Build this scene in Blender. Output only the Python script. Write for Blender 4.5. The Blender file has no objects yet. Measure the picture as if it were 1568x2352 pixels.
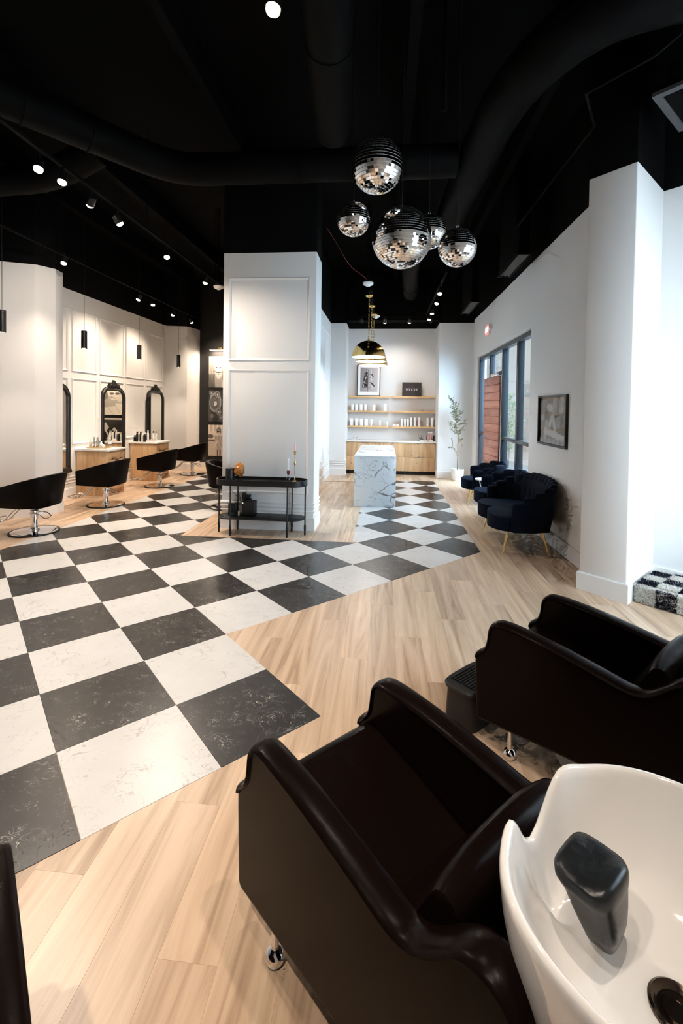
import bpy, bmesh, math, random
from mathutils import Vector, Matrix
random.seed(7)
PI = math.pi
SC = bpy.context.scene
COL = SC.collection

# ------------------------------------------------------------------ camera
FPX = 1066.74
yaw, pit, rol = math.radians(5.3987), math.radians(-1.2502), math.radians(0.8047)
fw = Vector((-math.sin(yaw) * math.cos(pit), math.cos(yaw) * math.cos(pit), math.sin(pit)))
rt = Vector((math.cos(yaw), math.sin(yaw), 0))
up = rt.cross(fw)
rt2 = math.cos(rol) * rt + math.sin(rol) * up
up2 = rt2.cross(fw)
cd = bpy.data.cameras.new('camera')
cam = bpy.data.objects.new('camera', cd)
COL.objects.link(cam)
cam.matrix_world = Matrix(((rt2.x, up2.x, -fw.x, 0), (rt2.y, up2.y, -fw.y, 0), (rt2.z, up2.z, -fw.z, 1.7714), (0, 0, 0, 1)))
cd.sensor_fit = 'VERTICAL'
cd.sensor_height = 36.0
cd.sensor_width = 24.0
cd.lens = FPX / 2352 * 36.0
cd.shift_y = -216.8 / 2352
cd.clip_start = 0.05
cd.clip_end = 200
SC.camera = cam

# ------------------------------------------------------------------ world, exposure
w = bpy.data.worlds.new('sky'); SC.world = w
w.use_nodes = True
bg = w.node_tree.nodes['Background']
bg.inputs['Color'].default_value = (0.80, 0.90, 1.0, 1)
bg.inputs['Strength'].default_value = 1.6
SC.view_settings.view_transform = 'Standard'
SC.view_settings.look = 'None'
SC.view_settings.gamma = 1.0
SC.view_settings.use_curve_mapping = False
SC.view_settings.exposure = 0.75
SC.cycles.max_bounces = 6
SC.cycles.diffuse_bounces = 4
SC.cycles.glossy_bounces = 4
SC.cycles.use_adaptive_sampling = True
SC.cycles.adaptive_threshold = 0.09
SC.cycles.adaptive_min_samples = 14
SC.cycles.use_light_tree = False
SC.cycles.transparent_max_bounces = 8
SC.cycles.sample_clamp_indirect = 6.0
SC.cycles.caustics_reflective = False
SC.cycles.caustics_refractive = False
SC.cycles.use_denoising = True

WARM = (1.0, 0.81, 0.63)
SOFT = (1.0, 0.86, 0.73)
DAY = (0.56, 0.78, 1.0)
DAYV = (0.72, 0.86, 1.0)


def light(name, kind, loc, energy, color, target=None, parent=None, **kw):
    d = bpy.data.lights.new(name, kind)
    d.energy = energy
    d.color = color
    for k, v in kw.items():
        setattr(d, k, v)
    o = bpy.data.objects.new(name, d)
    COL.objects.link(o)
    o.location = loc
    if target is not None:
        o.rotation_euler = (Vector(target) - Vector(loc)).to_track_quat('-Z', 'Y').to_euler()
    if parent:
        o.parent = parent
    return o


# daylight through the big window behind the wash basins (plane u = .80) and through the shop front
S2 = math.sqrt(0.5)


def UV(u, v, z=0.0):
    """wash-row frame: u runs back towards the basins' wall, v along the row"""
    return Vector(((u + v) * S2, (v - u) * S2, z))


light('daylight_wash_window', 'AREA', UV(1.02, 4.0, 1.85), 150, DAYV, target=UV(0.0, 4.0, 1.75), shape='RECTANGLE', size=2.7, size_y=2.6)
light('daylight_shop_front', 'AREA', (4.6, 9.4, 2.6), 720, DAY, target=(2.2, 9.4, 1.6), shape='RECTANGLE', size=4.4, size_y=3.0)

# ------------------------------------------------------------------ mesh helpers


class MB:
    def __init__(self):
        self.v = []
        self.f = []
        self.mi = []
        self.cur = 0

    def add(self, vs, fs):
        b = len(self.v)
        self.v += [tuple(p) for p in vs]
        for f in fs:
            self.f.append(tuple(b + i for i in f))
            self.mi.append(self.cur)
        return self

    def box(self, x0, y0, z0, x1, y1, z1):
        vs = [(x, y, z) for z in (z0, z1) for y in (y0, y1) for x in (x0, x1)]
        return self.add(vs, [(0, 2, 3, 1), (4, 5, 7, 6), (0, 1, 5, 4), (2, 6, 7, 3), (0, 4, 6, 2), (1, 3, 7, 5)])

    def bar(self, a, b, w, h, upv=(0, 0, 1)):
        """rectangular bar from a to b, w wide and h high"""
        a = Vector(a); b = Vector(b)
        d = (b - a).normalized()
        s = d.cross(Vector(upv))
        if s.length < 1e-5:
            s = d.cross(Vector((1, 0, 0)))
        s.normalize()
        t = s.cross(d).normalized()
        vs = []
        for p in (a, b):
            for i, j in ((-1, -1), (1, -1), (1, 1), (-1, 1)):
                vs.append(p + s * (w / 2 * i) + t * (h / 2 * j))
        return self.add(vs, [(3, 2, 1, 0), (4, 5, 6, 7), (0, 1, 5, 4), (1, 2, 6, 5), (2, 3, 7, 6), (3, 0, 4, 7)])

    def rings(self, rs, closed=True, cap0=True, cap1=True):
        n = len(rs[0])
        vs = [p for r in rs for p in r]
        fs = []
        m = n if closed else n - 1
        for i in range(len(rs) - 1):
            for j in range(m):
                k = (j + 1) % n
                fs.append((i * n + j, i * n + k, (i + 1) * n + k, (i + 1) * n + j))
        if cap0:
            fs.append(tuple(range(n - 1, -1, -1)))
        if cap1:
            fs.append(tuple((len(rs) - 1) * n + j for j in range(n)))
        return self.add(vs, fs)

    def cyl(self, a, b, r0, r1=None, n=16, caps=True):
        r1 = r0 if r1 is None else r1
        return self.tube([a, b], [r0, r1], n, caps)

    def tube(self, pts, r, n=8, caps=True, closed=False):
        pts = [Vector(p) for p in pts]
        rs = r if isinstance(r, (list, tuple)) else [r] * len(pts)
        rings = []
        ref = None
        for i, p in enumerate(pts):
            if closed:
                d = pts[(i + 1) % len(pts)] - pts[i - 1]
            else:
                d = pts[min(i + 1, len(pts) - 1)] - pts[max(i - 1, 0)]
            d.normalize()
            if ref is None:
                ref = Vector((0, 0, 1)) if abs(d.z) < 0.9 else Vector((1, 0, 0))
            s = d.cross(ref)
            if s.length < 1e-4:
                s = d.cross(Vector((0, 1, 0)))
            s.normalize()
            t = s.cross(d).normalized()
            ref = t
            rings.append([p + (s * math.cos(2 * PI * k / n) + t * math.sin(2 * PI * k / n)) * rs[i] for k in range(n)])
        if closed:
            rings.append(rings[0])
            return self.rings(rings, cap0=False, cap1=False)
        return self.rings(rings, cap0=caps, cap1=caps)

    def lathe(self, prof, n=24, c=(0, 0, 0), cap0=True, cap1=True):
        rs = [[(c[0] + r * math.cos(2 * PI * k / n), c[1] + r * math.sin(2 * PI * k / n), c[2] + z) for k in range(n)] for r, z in prof]
        return self.rings(rs, cap0=cap0, cap1=cap1)

    def prism(self, poly, z0, z1):
        return self.rings([[(x, y, z0) for x, y in poly], [(x, y, z1) for x, y in poly]])

    def ext(self, poly, a0, a1, axis='x'):
        """polygon in the plane across the axis, extruded along it"""
        if axis == 'x':
            m = lambda a, p: (a, p[0], p[1])
        elif axis == 'y':
            m = lambda a, p: (p[0], a, p[1])
        else:
            m = lambda a, p: (p[0], p[1], a)
        return self.rings([[m(a0, p) for p in poly], [m(a1, p) for p in poly]])

    def ball(self, c, r, n=12, m=8):
        rx, ry, rz = r if isinstance(r, (tuple, list)) else (r, r, r)
        rs = []
        for i in range(1, m):
            a = -PI / 2 + PI * i / m
            rs.append([(c[0] + rx * math.cos(a) * math.cos(2 * PI * k / n), c[1] + ry * math.cos(a) * math.sin(2 * PI * k / n), c[2] + rz * math.sin(a)) for k in range(n)])
        return self.rings(rs)

    def build(self, name, mat, parent=None, smooth=35, bevel=0, seg=2, sub=0, loc=None, rotz=0):
        me = bpy.data.meshes.new(name)
        me.from_pydata(self.v, [], self.f)
        mats = mat if isinstance(mat, (list, tuple)) else [mat]
        for m in mats:
            me.materials.append(m)
        if len(mats) > 1:
            for p, i in zip(me.polygons, self.mi):
                p.material_index = i
        bm = bmesh.new(); bm.from_mesh(me)
        bmesh.ops.recalc_face_normals(bm, faces=bm.faces)
        bm.to_mesh(me); bm.free()
        o = bpy.data.objects.new(name, me)
        COL.objects.link(o)
        if smooth:
            me.shade_smooth()
            me.set_sharp_from_angle(angle=math.radians(smooth))
        if bevel:
            b = o.modifiers.new('bevel', 'BEVEL')
            b.width = bevel; b.segments = seg; b.limit_method = 'ANGLE'; b.angle_limit = math.radians(32)
            me.shade_smooth()
        if sub:
            s = o.modifiers.new('sub', 'SUBSURF'); s.levels = sub; s.render_levels = sub
            me.shade_smooth()
        if parent:
            o.parent = parent
        if loc is not None:
            o.location = loc
        if rotz:
            o.rotation_euler = (0, 0, rotz)
        return o


def tag(o, label=None, cat=None, group=None, kind=None):
    if label: o['label'] = label
    if cat: o['category'] = cat
    if group: o['group'] = group
    if kind: o['kind'] = kind
    return o


def thing(name, label, cat, loc=(0, 0, 0), rotz=0, group=None):
    o = bpy.data.objects.new(name, None)
    o.empty_display_size = 0.1
    COL.objects.link(o)
    o.location = loc
    o.rotation_euler = (0, 0, rotz)
    return tag(o, label, cat, group)


def copy_tree(o, parent=None):
    c = o.copy()
    COL.objects.link(c)
    c.parent = parent
    for ch in [x for x in bpy.data.objects if x.parent == o]:
        copy_tree(ch, c)
    return c


def struct(o):
    o['kind'] = 'structure'
    return o


# ------------------------------------------------------------------ materials
def pbsdf(name):
    m = bpy.data.materials.new(name)
    m.use_nodes = True
    nt = m.node_tree
    return m, nt, nt.nodes['Principled BSDF'], nt.nodes, nt.links


def M(name, col, rough=0.5, metal=0.0, spec=None, bump=0.0, bscale=60.0, **kw):
    m, nt, b, N, L = pbsdf(name)
    b.inputs['Base Color'].default_value = (*col, 1)
    b.inputs['Roughness'].default_value = rough
    b.inputs['Metallic'].default_value = metal
    if spec is not None:
        b.inputs['Specular IOR Level'].default_value = spec
    for k, v in kw.items():
        b.inputs[k.replace('_', ' ')].default_value = v
    if bump:
        t = N.new('ShaderNodeTexCoord'); n = N.new('ShaderNodeTexNoise'); bp = N.new('ShaderNodeBump')
        n.inputs['Scale'].default_value = bscale
        n.inputs['Detail'].default_value = 4
        bp.inputs['Strength'].default_value = bump
        bp.inputs['Distance'].default_value = 0.01
        L.new(t.outputs['Object'], n.inputs['Vector'])
        L.new(n.outputs['Fac'], bp.inputs['Height'])
        L.new(bp.outputs['Normal'], b.inputs['Normal'])
    return m


def ramp(N, stops):
    r = N.new('ShaderNodeValToRGB')
    e = r.color_ramp.elements
    while len(e) > 1:
        e.remove(e[0])
    e[0].position = stops[0][0]; e[0].color = (*stops[0][1], 1)
    for p, c in stops[1:]:
        x = e.new(p); x.color = (*c, 1)
    return r


def math_node(N, L, op, a, b=None):
    n = N.new('ShaderNodeMath'); n.operation = op
    for i, x in enumerate((a, b)):
        if x is None: continue
        if isinstance(x, (int, float)): n.inputs[i].default_value = x
        else: L.new(x, n.inputs[i])
    return n.outputs[0]


def mix(N, L, fac, a, b, mode='MIX'):
    n = N.new('ShaderNodeMix'); n.data_type = 'RGBA'; n.blend_type = mode
    for s, x in ((n.inputs[0], fac), (n.inputs[6], a), (n.inputs[7], b)):
        if isinstance(x, (int, float)): s.default_value = x
        elif isinstance(x, tuple): s.default_value = (*x, 1)
        else: L.new(x, s)
    return n.outputs[2]


def objcoord(N, L, scale=(1, 1, 1), rnd=True):
    t = N.new('ShaderNodeTexCoord'); mp = N.new('ShaderNodeMapping')
    mp.inputs['Scale'].default_value = scale
    L.new(t.outputs['Object'], mp.inputs['Vector'])
    if not rnd:
        return mp.outputs[0], None
    oi = N.new('ShaderNodeObjectInfo')
    k = math_node(N, L, 'MULTIPLY', oi.outputs['Random'], 53.0)
    va = N.new('ShaderNodeVectorMath'); va.operation = 'ADD'
    L.new(mp.outputs[0], va.inputs[0]); L.new(k, va.inputs[1])
    return va.outputs[0], oi.outputs['Random']


def noise(N, L, vec, scale, detail=4, rough=0.55, dist=0.0):
    n = N.new('ShaderNodeTexNoise')
    n.inputs['Scale'].default_value = scale; n.inputs['Detail'].default_value = detail
    n.inputs['Roughness'].default_value = rough; n.inputs['Distortion'].default_value = dist
    L.new(vec, n.inputs['Vector'])
    return n.outputs['Fac']


def wood(name, dark, mid, light_, scale=(18, 1.2, 18), rough=0.42, knots=False, var=0.35, spec=0.4):
    m, nt, b, N, L = pbsdf(name)
    v, rnd = objcoord(N, L, scale)
    g = noise(N, L, v, 1.0, 6, 0.6, 1.1)
    r = ramp(N, [(0.32, dark), (0.47, mid), (0.66, light_)])
    L.new(g, r.inputs[0])
    v2, _ = objcoord(N, L, tuple(s * 0.33 for s in scale))
    g2 = noise(N, L, v2, 1.0, 3, 0.5, 0.3)
    c = mix(N, L, math_node(N, L, 'MULTIPLY', g2, 0.35), r.outputs[0], light_, 'MIX')
    tone = ramp(N, [(0.0, tuple(1 - var * x for x in (0.9, 1.0, 1.1))), (0.5, (1, 1, 1)), (1.0, (1.06, 1.04, 1.0))])
    L.new(rnd, tone.inputs[0])
    c = mix(N, L, 1.0, c, tone.outputs[0], 'MULTIPLY')
    if knots:
        v3, _ = objcoord(N, L, (2.2, 2.2, 2.2))
        vo = N.new('ShaderNodeTexVoronoi'); vo.inputs['Scale'].default_value = 1.9
        L.new(v3, vo.inputs['Vector'])
        kr = ramp(N, [(0.0, (1, 1, 1)), (0.055, (0.75, 0.75, 0.75)), (0.11, (0, 0, 0))])
        L.new(vo.outputs['Distance'], kr.inputs[0])
        c = mix(N, L, math_node(N, L, 'MULTIPLY', kr.outputs[0], 0.75), c, tuple(x * 0.35 for x in dark))
    L.new(c, b.inputs['Base Color'])
    b.inputs['Roughness'].default_value = rough
    b.inputs['Specular IOR Level'].default_value = spec
    bp = N.new('ShaderNodeBump'); bp.inputs['Strength'].default_value = 0.08; bp.inputs['Distance'].default_value = 0.002
    L.new(g, bp.inputs['Height']); L.new(bp.outputs[0], b.inputs['Normal'])
    return m


def veined(name, base, base2, vein, s1, w1, s2, w2, dist=0.6, rough=0.3, cover=0.5, amount=0.9, rnd=True, stretch=(1, 1, 1)):
    """stone with broken veins: distorted voronoi cell borders, interrupted by a noise mask"""
    m, nt, b, N, L = pbsdf(name)
    v, _ = objcoord(N, L, stretch, rnd)
    nz = N.new('ShaderNodeTexNoise'); nz.inputs['Scale'].default_value = s1 * 0.9; nz.inputs['Detail'].default_value = 3
    L.new(v, nz.inputs['Vector'])
    sub = N.new('ShaderNodeVectorMath'); sub.operation = 'SUBTRACT'; sub.inputs[1].default_value = (0.5, 0.5, 0.5)
    L.new(nz.outputs['Color'], sub.inputs[0])
    sc = N.new('ShaderNodeVectorMath'); sc.operation = 'SCALE'; sc.inputs['Scale'].default_value = dist
    L.new(sub.outputs[0], sc.inputs[0])
    ad = N.new('ShaderNodeVectorMath'); ad.operation = 'ADD'
    L.new(v, ad.inputs[0]); L.new(sc.outputs[0], ad.inputs[1])
    tot = None
    for s, wd, cv in ((s1, w1, cover), (s2, w2, cover + 0.05)):
        vo = N.new('ShaderNodeTexVoronoi'); vo.feature = 'DISTANCE_TO_EDGE'; vo.inputs['Scale'].default_value = s
        L.new(ad.outputs[0], vo.inputs['Vector'])
        r = ramp(N, [(0.0, (1, 1, 1)), (wd, (0, 0, 0))])
        L.new(vo.outputs['Distance'], r.inputs[0])
        mk = noise(N, L, v, s * 0.8, 3, 0.6)
        mr = ramp(N, [(cv, (0, 0, 0)), (cv + 0.12, (1, 1, 1))])
        L.new(mk, mr.inputs[0])
        x = math_node(N, L, 'MULTIPLY', r.outputs[0], mr.outputs[0])
        tot = x if tot is None else math_node(N, L, 'MAXIMUM', tot, math_node(N, L, 'MULTIPLY', x, 0.7))
    cl = noise(N, L, v, s1 * 0.6, 5, 0.6)
    c = mix(N, L, cl, base, base2)
    c = mix(N, L, math_node(N, L, 'MULTIPLY', tot, amount), c, vein)
    L.new(c, b.inputs['Base Color'])
    b.inputs['Roughness'].default_value = rough
    return m


def emit(name, col, strength):
    m, nt, b, N, L = pbsdf(name)
    b.inputs['Base Color'].default_value = (*col, 1)
    b.inputs['Emission Color'].default_value = (*col, 1)
    b.inputs['Emission Strength'].default_value = strength
    return m


def glass_mat(name, tint=(1, 1, 1), gloss=0.12, rough=0.0):
    m = bpy.data.materials.new(name); m.use_nodes = True
    nt = m.node_tree; N = nt.nodes; L = nt.links
    for n in list(N): N.remove(n)
    out = N.new('ShaderNodeOutputMaterial'); t = N.new('ShaderNodeBsdfTransparent'); g = N.new('ShaderNodeBsdfGlossy'); mx = N.new('ShaderNodeMixShader')
    lw = N.new('ShaderNodeFresnel'); lw.inputs['IOR'].default_value = 1.5
    t.inputs[0].default_value = (*tint, 1); g.inputs['Roughness'].default_value = rough
    a = math_node(N, L, 'ADD', lw.outputs[0], gloss - 0.04)
    gm = N.new('ShaderNodeNewGeometry')
    a = math_node(N, L, 'MULTIPLY', a, math_node(N, L, 'SUBTRACT', 1.0, gm.outputs['Backfacing']))
    L.new(a, mx.inputs[0]); L.new(t.outputs[0], mx.inputs[1]); L.new(g.outputs[0], mx.inputs[2]); L.new(mx.outputs[0], out.inputs[0])
    return m


def paint_two(name, low, high, zline):
    """wall painted light up to the paint line and black above it"""
    m, nt, b, N, L = pbsdf(name)
    g = N.new('ShaderNodeNewGeometry'); s = N.new('ShaderNodeSeparateXYZ')
    L.new(g.outputs['Position'], s.inputs[0])
    k = math_node(N, L, 'GREATER_THAN', s.outputs['Z'], zline)
    L.new(mix(N, L, k, low, high), b.inputs['Base Color'])
    b.inputs['Roughness'].default_value = 0.7
    b.inputs['Specular IOR Level'].default_value = 0.12
    t = N.new('ShaderNodeTexCoord')
    n = noise(N, L, t.outputs['Object'], 180, 2)
    bp = N.new('ShaderNodeBump'); bp.inputs['Strength'].default_value = 0.05; bp.inputs['Distance'].default_value = 0.004
    L.new(n, bp.inputs['Height']); L.new(bp.outputs[0], b.inputs['Normal'])
    return m


BLACKP = (0.0016, 0.0016, 0.0018)
PAINTZ = 3.96
m_wall = paint_two('wall_paint', (0.80, 0.79, 0.775), BLACKP, PAINTZ)
m_wallr = paint_two('wall_paint_right', (0.80, 0.79, 0.775), BLACKP, 4.03)
m_walll = paint_two('wall_paint_left', (0.80, 0.79, 0.775), BLACKP, 3.91)
m_trim = M('trim_paint', (0.82, 0.81, 0.795), 0.45)
m_black = M('black_ceiling_paint', BLACKP, 0.8, spec=0.06)
m_duct = M('black_duct_paint', (0.0014, 0.0014, 0.0015), 0.65, spec=0.07, bump=0.1, bscale=20)
m_blackwall = M('black_wall_paint', (0.006, 0.005, 0.0045), 0.55)
m_plank = wood('oak_plank', (0.33, 0.205, 0.125), (0.545, 0.385, 0.26), (0.73, 0.545, 0.395), (11, 0.7, 11), 0.33, var=0.26)
m_sub = M('subfloor', (0.25, 0.18, 0.13), 0.8)
m_tileb = veined('black_marble_tile', (0.013, 0.012, 0.0115), (0.024, 0.022, 0.021), (0.62, 0.58, 0.52), 9.0, 0.016, 19, 0.022, 0.55, 0.30, 0.50, 0.85)
m_tilew = veined('white_marble_tile', (0.69, 0.675, 0.66), (0.54, 0.525, 0.505), (0.25, 0.205, 0.16), 6.0, 0.03, 14, 0.05, 0.6, 0.30, 0.48, 0.55)
m_leather = M('brown_leather', (0.0052, 0.0026, 0.0021), 0.27, spec=0.5, bump=0.02, bscale=260, IOR=1.15)
m_leather2 = M('black_brown_leather', (0.0050, 0.0036, 0.0032), 0.36, spec=0.5, bump=0.02, bscale=260, IOR=1.15)
m_chrome = M('chrome', (0.82, 0.82, 0.83), 0.07, 1.0)
m_blackmetal = M('black_metal', (0.0040, 0.0040, 0.0043), 0.4, 0.0, spec=0.5)
m_blackplastic = M('black_plastic', (0.0045, 0.0045, 0.0047), 0.45)
m_rubber = M('black_rubber', (0.0055, 0.0055, 0.0060), 0.55)
m_brass = M('brass', (0.72, 0.48, 0.17), 0.18, 1.0)
m_gold = M('gold_metal', (0.80, 0.56, 0.20), 0.2, 1.0)
m_velvet = M('navy_velvet', (0.0016, 0.0032, 0.009), 0.8, spec=0.08)
_b = m_velvet.node_tree.nodes['Principled BSDF']
_b.inputs['Sheen Weight'].default_value = 0.16
_b.inputs['Sheen Roughness'].default_value = 0.35
_b.inputs['Sheen Tint'].default_value = (0.10, 0.26, 0.55, 1)
m_oak = wood('knotty_oak_veneer', (0.42, 0.25, 0.125), (0.58, 0.365, 0.195), (0.68, 0.465, 0.275), (9, 9, 0.9), 0.45, knots=True, var=0.1)
m_shelf = wood('oak_shelf', (0.55, 0.32, 0.14), (0.66, 0.41, 0.19), (0.74, 0.49, 0.25), (1.2, 12, 12), 0.45, var=0.05)
m_redwood = wood('red_cedar', (0.34, 0.105, 0.07), (0.50, 0.19, 0.13), (0.62, 0.28, 0.21), (9, 1.0, 9), 0.4, var=0.3)
m_quartz = M('white_quartz', (0.86, 0.85, 0.83), 0.22)
m_marble = veined('veined_marble', (0.82, 0.85, 0.87), (0.72, 0.77, 0.81), (0.012, 0.015, 0.03), 2.6, 0.045, 6.5, 0.035, 0.45, 0.2, 0.47, 0.96, rnd=False, stretch=(1, 1, 1.25))
m_ceramic = M('white_ceramic', (0.88, 0.86, 0.83), 0.06, spec=0.6)
_b = m_ceramic.node_tree.nodes['Principled BSDF']; _b.inputs['Coat Weight'].default_value = 0.4; _b.inputs['Coat Roughness'].default_value = 0.03
m_mirror = M('mirror_glass', (0.93, 0.93, 0.90), 0.0, 1.0)
m_facet = M('mirror_facet', (0.95, 0.95, 0.95), 0.02, 1.0)
m_core = M('ball_core', (0.6, 0.58, 0.56), 0.35)
m_white = M('white_plastic', (0.86, 0.86, 0.85), 0.35)
m_box = M('white_card', (0.88, 0.88, 0.87), 0.5)
m_frameblue = M('dark_blue_grey_aluminium', (0.030, 0.042, 0.055), 0.35)
m_glass = glass_mat('window_glass', (0.97, 0.99, 0.99), 0.16)
m_clear = glass_mat('clear_glass', (0.95, 0.96, 0.96), 0.10)
m_lamp = emit('warm_lamp_face', (1.0, 0.80, 0.58), 45)
m_lampdim = emit('pendant_lamp_face', (1.0, 0.82, 0.62), 18)
m_domein = M('white_dome_lining', (0.93, 0.92, 0.90), 0.5)
m_bulb = emit('dome_bulb', (1.0, 0.90, 0.78), 40)
m_exit = emit('red_exit_face', (1.0, 0.12, 0.10), 1.6)

# ================================================================== SETTING
TILE = 0.6096
GX0, GY0 = -0.771, 2.172          # grid corner (0,0)
HS = TILE * S2


def gpt(i, j):
    return (GX0 + (i - j) * HS, GY0 + (i + j) * HS)


CEIL = 5.3
fl_ = MB().prism([(-6.1, -7.2), (5.0, 3.2), (2.9, 5.3), (2.45, 5.3), (2.45, 13.1), (-6.1, 13.1)], -0.06, -0.013).build('floor', m_sub, smooth=0)
struct(fl_)

# ---- tile field
XL, XR, XI0, XI1, YI, YE1, YE2 = -4.58, 1.2, -2.75, -0.41, 6.05, 11.75, 11.45


def clip(poly, ax, val, keep_less):
    out = []
    n = len(poly)
    for k in range(n):
        a, b = poly[k], poly[(k + 1) % n]
        ia = (a[ax] <= val) if keep_less else (a[ax] >= val)
        ib = (b[ax] <= val) if keep_less else (b[ax] >= val)
        if ia: out.append(a)
        if ia != ib:
            t = (val - a[ax]) / (b[ax] - a[ax])
            out.append((a[0] + (b[0] - a[0]) * t, a[1] + (b[1] - a[1]) * t))
    return out


def clip_rect(p, x0, x1, y0, y1):
    for ax, v, l in ((0, x0, False), (0, x1, True), (1, y0, False), (1, y1, True)):
        if len(p) < 3: return []
        p = clip(p, ax, v, l)
    return p


def area(p):
    return abs(sum(p[k][0] * p[(k + 1) % len(p)][1] - p[(k + 1) % len(p)][0] * p[k][1] for k in range(len(p)))) / 2 if len(p) > 2 else 0


def slab(name, poly, z0, z1, mat, parent, ch=0.0015):
    """one floor piece: its own edges, tiny chamfer, origin at its centre"""
    cx = sum(p[0] for p in poly) / len(poly); cy = sum(p[1] for p in poly) / len(poly)
    def inset(d):
        o = []
        for x, y in poly:
            l = math.hypot(x - cx, y - cy) or 1
            o.append((x - (x - cx) / l * d - cx, y - (y - cy) / l * d - cy))
        return o
    r = [[(x, y, z) for x, y in inset(d)] for d, z in ((0.0008, z0), (0.0008, z1 - ch), (0.0008 + ch, z1))]
    b = MB(); b.rings(r)
    return b.build(name, mat, parent, smooth=0, loc=(cx, cy, 0))


full_mesh = {}
tile_polys = []
for i in range(-9, 16):
    for j in range(-1, 18):
        if not ((j >= 0 and i <= 0) or j >= 2): continue
        q = [gpt(i, j), gpt(i + 1, j), gpt(i + 1, j + 1), gpt(i, j + 1)]
        xs = [p[0] for p in q]; ys = [p[1] for p in q]
        if max(xs) < XL or min(xs) > XR or min(ys) > YE1: continue
        if max(ys) <= YI: parts = [clip_rect(q, XL, XR, -9, YI)]
        elif max(xs) <= XI0: parts = [clip_rect(q, XL, XI0, -9, YE1)]
        elif min(xs) >= XI1: parts = [clip_rect(q, XI1, XR, -9, YE2)]
        else: parts = [clip_rect(q, XL, XR, -9, YI), clip_rect(q, XL, XI0, YI, YE1), clip_rect(q, XI1, XR, YI, YE2)]
        for p in parts:
            a = area(p)
            if a < 0.003: continue
            black = (i + j) % 2 == 0
            mat = m_tileb if black else m_tilew
            if a > TILE * TILE * 0.999:
                cx = sum(t[0] for t in q) / 4; cy = sum(t[1] for t in q) / 4
                if black in full_mesh:
                    o = bpy.data.objects.new('floor_tile', full_mesh[black]); COL.objects.link(o)
                    o.parent = fl_; o.location = (cx, cy, 0)
                else:
                    o = slab('floor_tile', q, -0.012, 0.002, mat, fl_); full_mesh[black] = o.data
            else:
                slab('floor_tile', p, -0.012, 0.002, mat, fl_)
            tile_polys.append(p)

# ---- planks, running away from the camera; those wholly under the tiles are left out


def in_tiles(x, y):
    a = (x - GX0) / HS; b = (y - GY0) / HS
    i = (a + b) / 2; j = (b - a) / 2
    if not ((j >= 0 and i < 1) or j >= 2): return False
    if XL < x < XR and y < YI: return True
    if XL < x < XI0 and y < YE1: return True
    return XI1 < x < XR and y < YE2


def project(x, y, z=0.0):
    d = Vector((x, y, z - 1.7714))
    dz = d.dot(fw)
    if dz < 0.05: return None
    return 784 + FPX * d.dot(rt2) / dz, 1176 - 216.8 - FPX * d.dot(up2) / dz


PW, PL = 0.2, 1.5
cand = []
for r in range(56):
    x0 = -6.1 + r * PW
    off = (r * 0.617) % 1.0 * PL
    for k in range(-1, 10):
        y0 = 0.4 - PL + off + k * PL
        y1 = min(y0 + PL, 13.05)
        if y1 - y0 < 0.1: continue
        pts = [(x0 + PW * a, y0 + (y1 - y0) * b) for a in (0.02, 0.5, 0.98) for b in (0, .1, .2, .3, .4, .5, .6, .7, .8, .9, 1)]
        if all(in_tiles(*p) for p in pts): continue
        if x0 > 2.25 and y0 > 5.3: continue
        vis = 0
        for p in pts:
            s = project(*p)
            if s and -20 < s[0] < 1588 and 900 < s[1] < 2380 and not in_tiles(*p): vis += 1
        cand.append((0 if vis else 1, math.hypot(x0, (y0 + y1) / 2), x0, y0, y1))
cand.sort()
pm = {}
rest = MB()
for n, (hid, dist, x0, y0, y1) in enumerate(cand):
    if n < 290 and not hid:
        key = round(y1 - y0, 2)
        if key in pm:
            o = bpy.data.objects.new('floor_plank', pm[key]); COL.objects.link(o); o.parent = fl_
            o.location = (x0 + PW / 2, (y0 + y1) / 2, 0)
        else:
            hx, hy = PW / 2, (y1 - y0) / 2
            b = MB()
            b.rings([[(sx * (hx - g), sy * (hy - g), z) for sx, sy in ((-1, -1), (1, -1), (1, 1), (-1, 1))] for g, z in ((0.0001, -0.013), (0.0001, -0.0004), (0.0006, 0.0))])
            o = b.build('floor_plank', m_plank, fl_, smooth=0, loc=(x0 + hx, y0 + hy, 0))
            pm[key] = o.data
    else:
        rest.box(x0 + 0.0008, y0 + 0.0008, -0.013, x0 + PW - 0.0008, y1 - 0.0008, 0.0)
if rest.v:
    tag(rest.build('floor_plank_remainder', m_plank, fl_, smooth=0), kind='stuff')

# ---- walls
WX = -5.93
w_right = struct(MB().ext([(5.0, 0), (7.38, 0), (7.38, 3.03), (11.55, 3.03), (11.55, 0), (12.3, 0), (12.3, CEIL), (5.0, CEIL)], 2.2, 2.42).build('wall_right', m_wallr, smooth=0))
w_colr = struct(MB().prism([(1.945, 4.80), (2.235, 4.475), (2.80, 5.09), (2.8, 5.6), (2.26, 5.6), (2.26, 5.115)], 0, CEIL).build('wall_column_right', m_wallr, smooth=0, bevel=0.012, seg=2))
w_niche = struct(MB().prism([(2.72, 5.17), (4.62, 3.27), (4.77, 3.42), (2.87, 5.32)], 0, CEIL).build('wall_niche', m_wallr, smooth=0))


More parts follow.
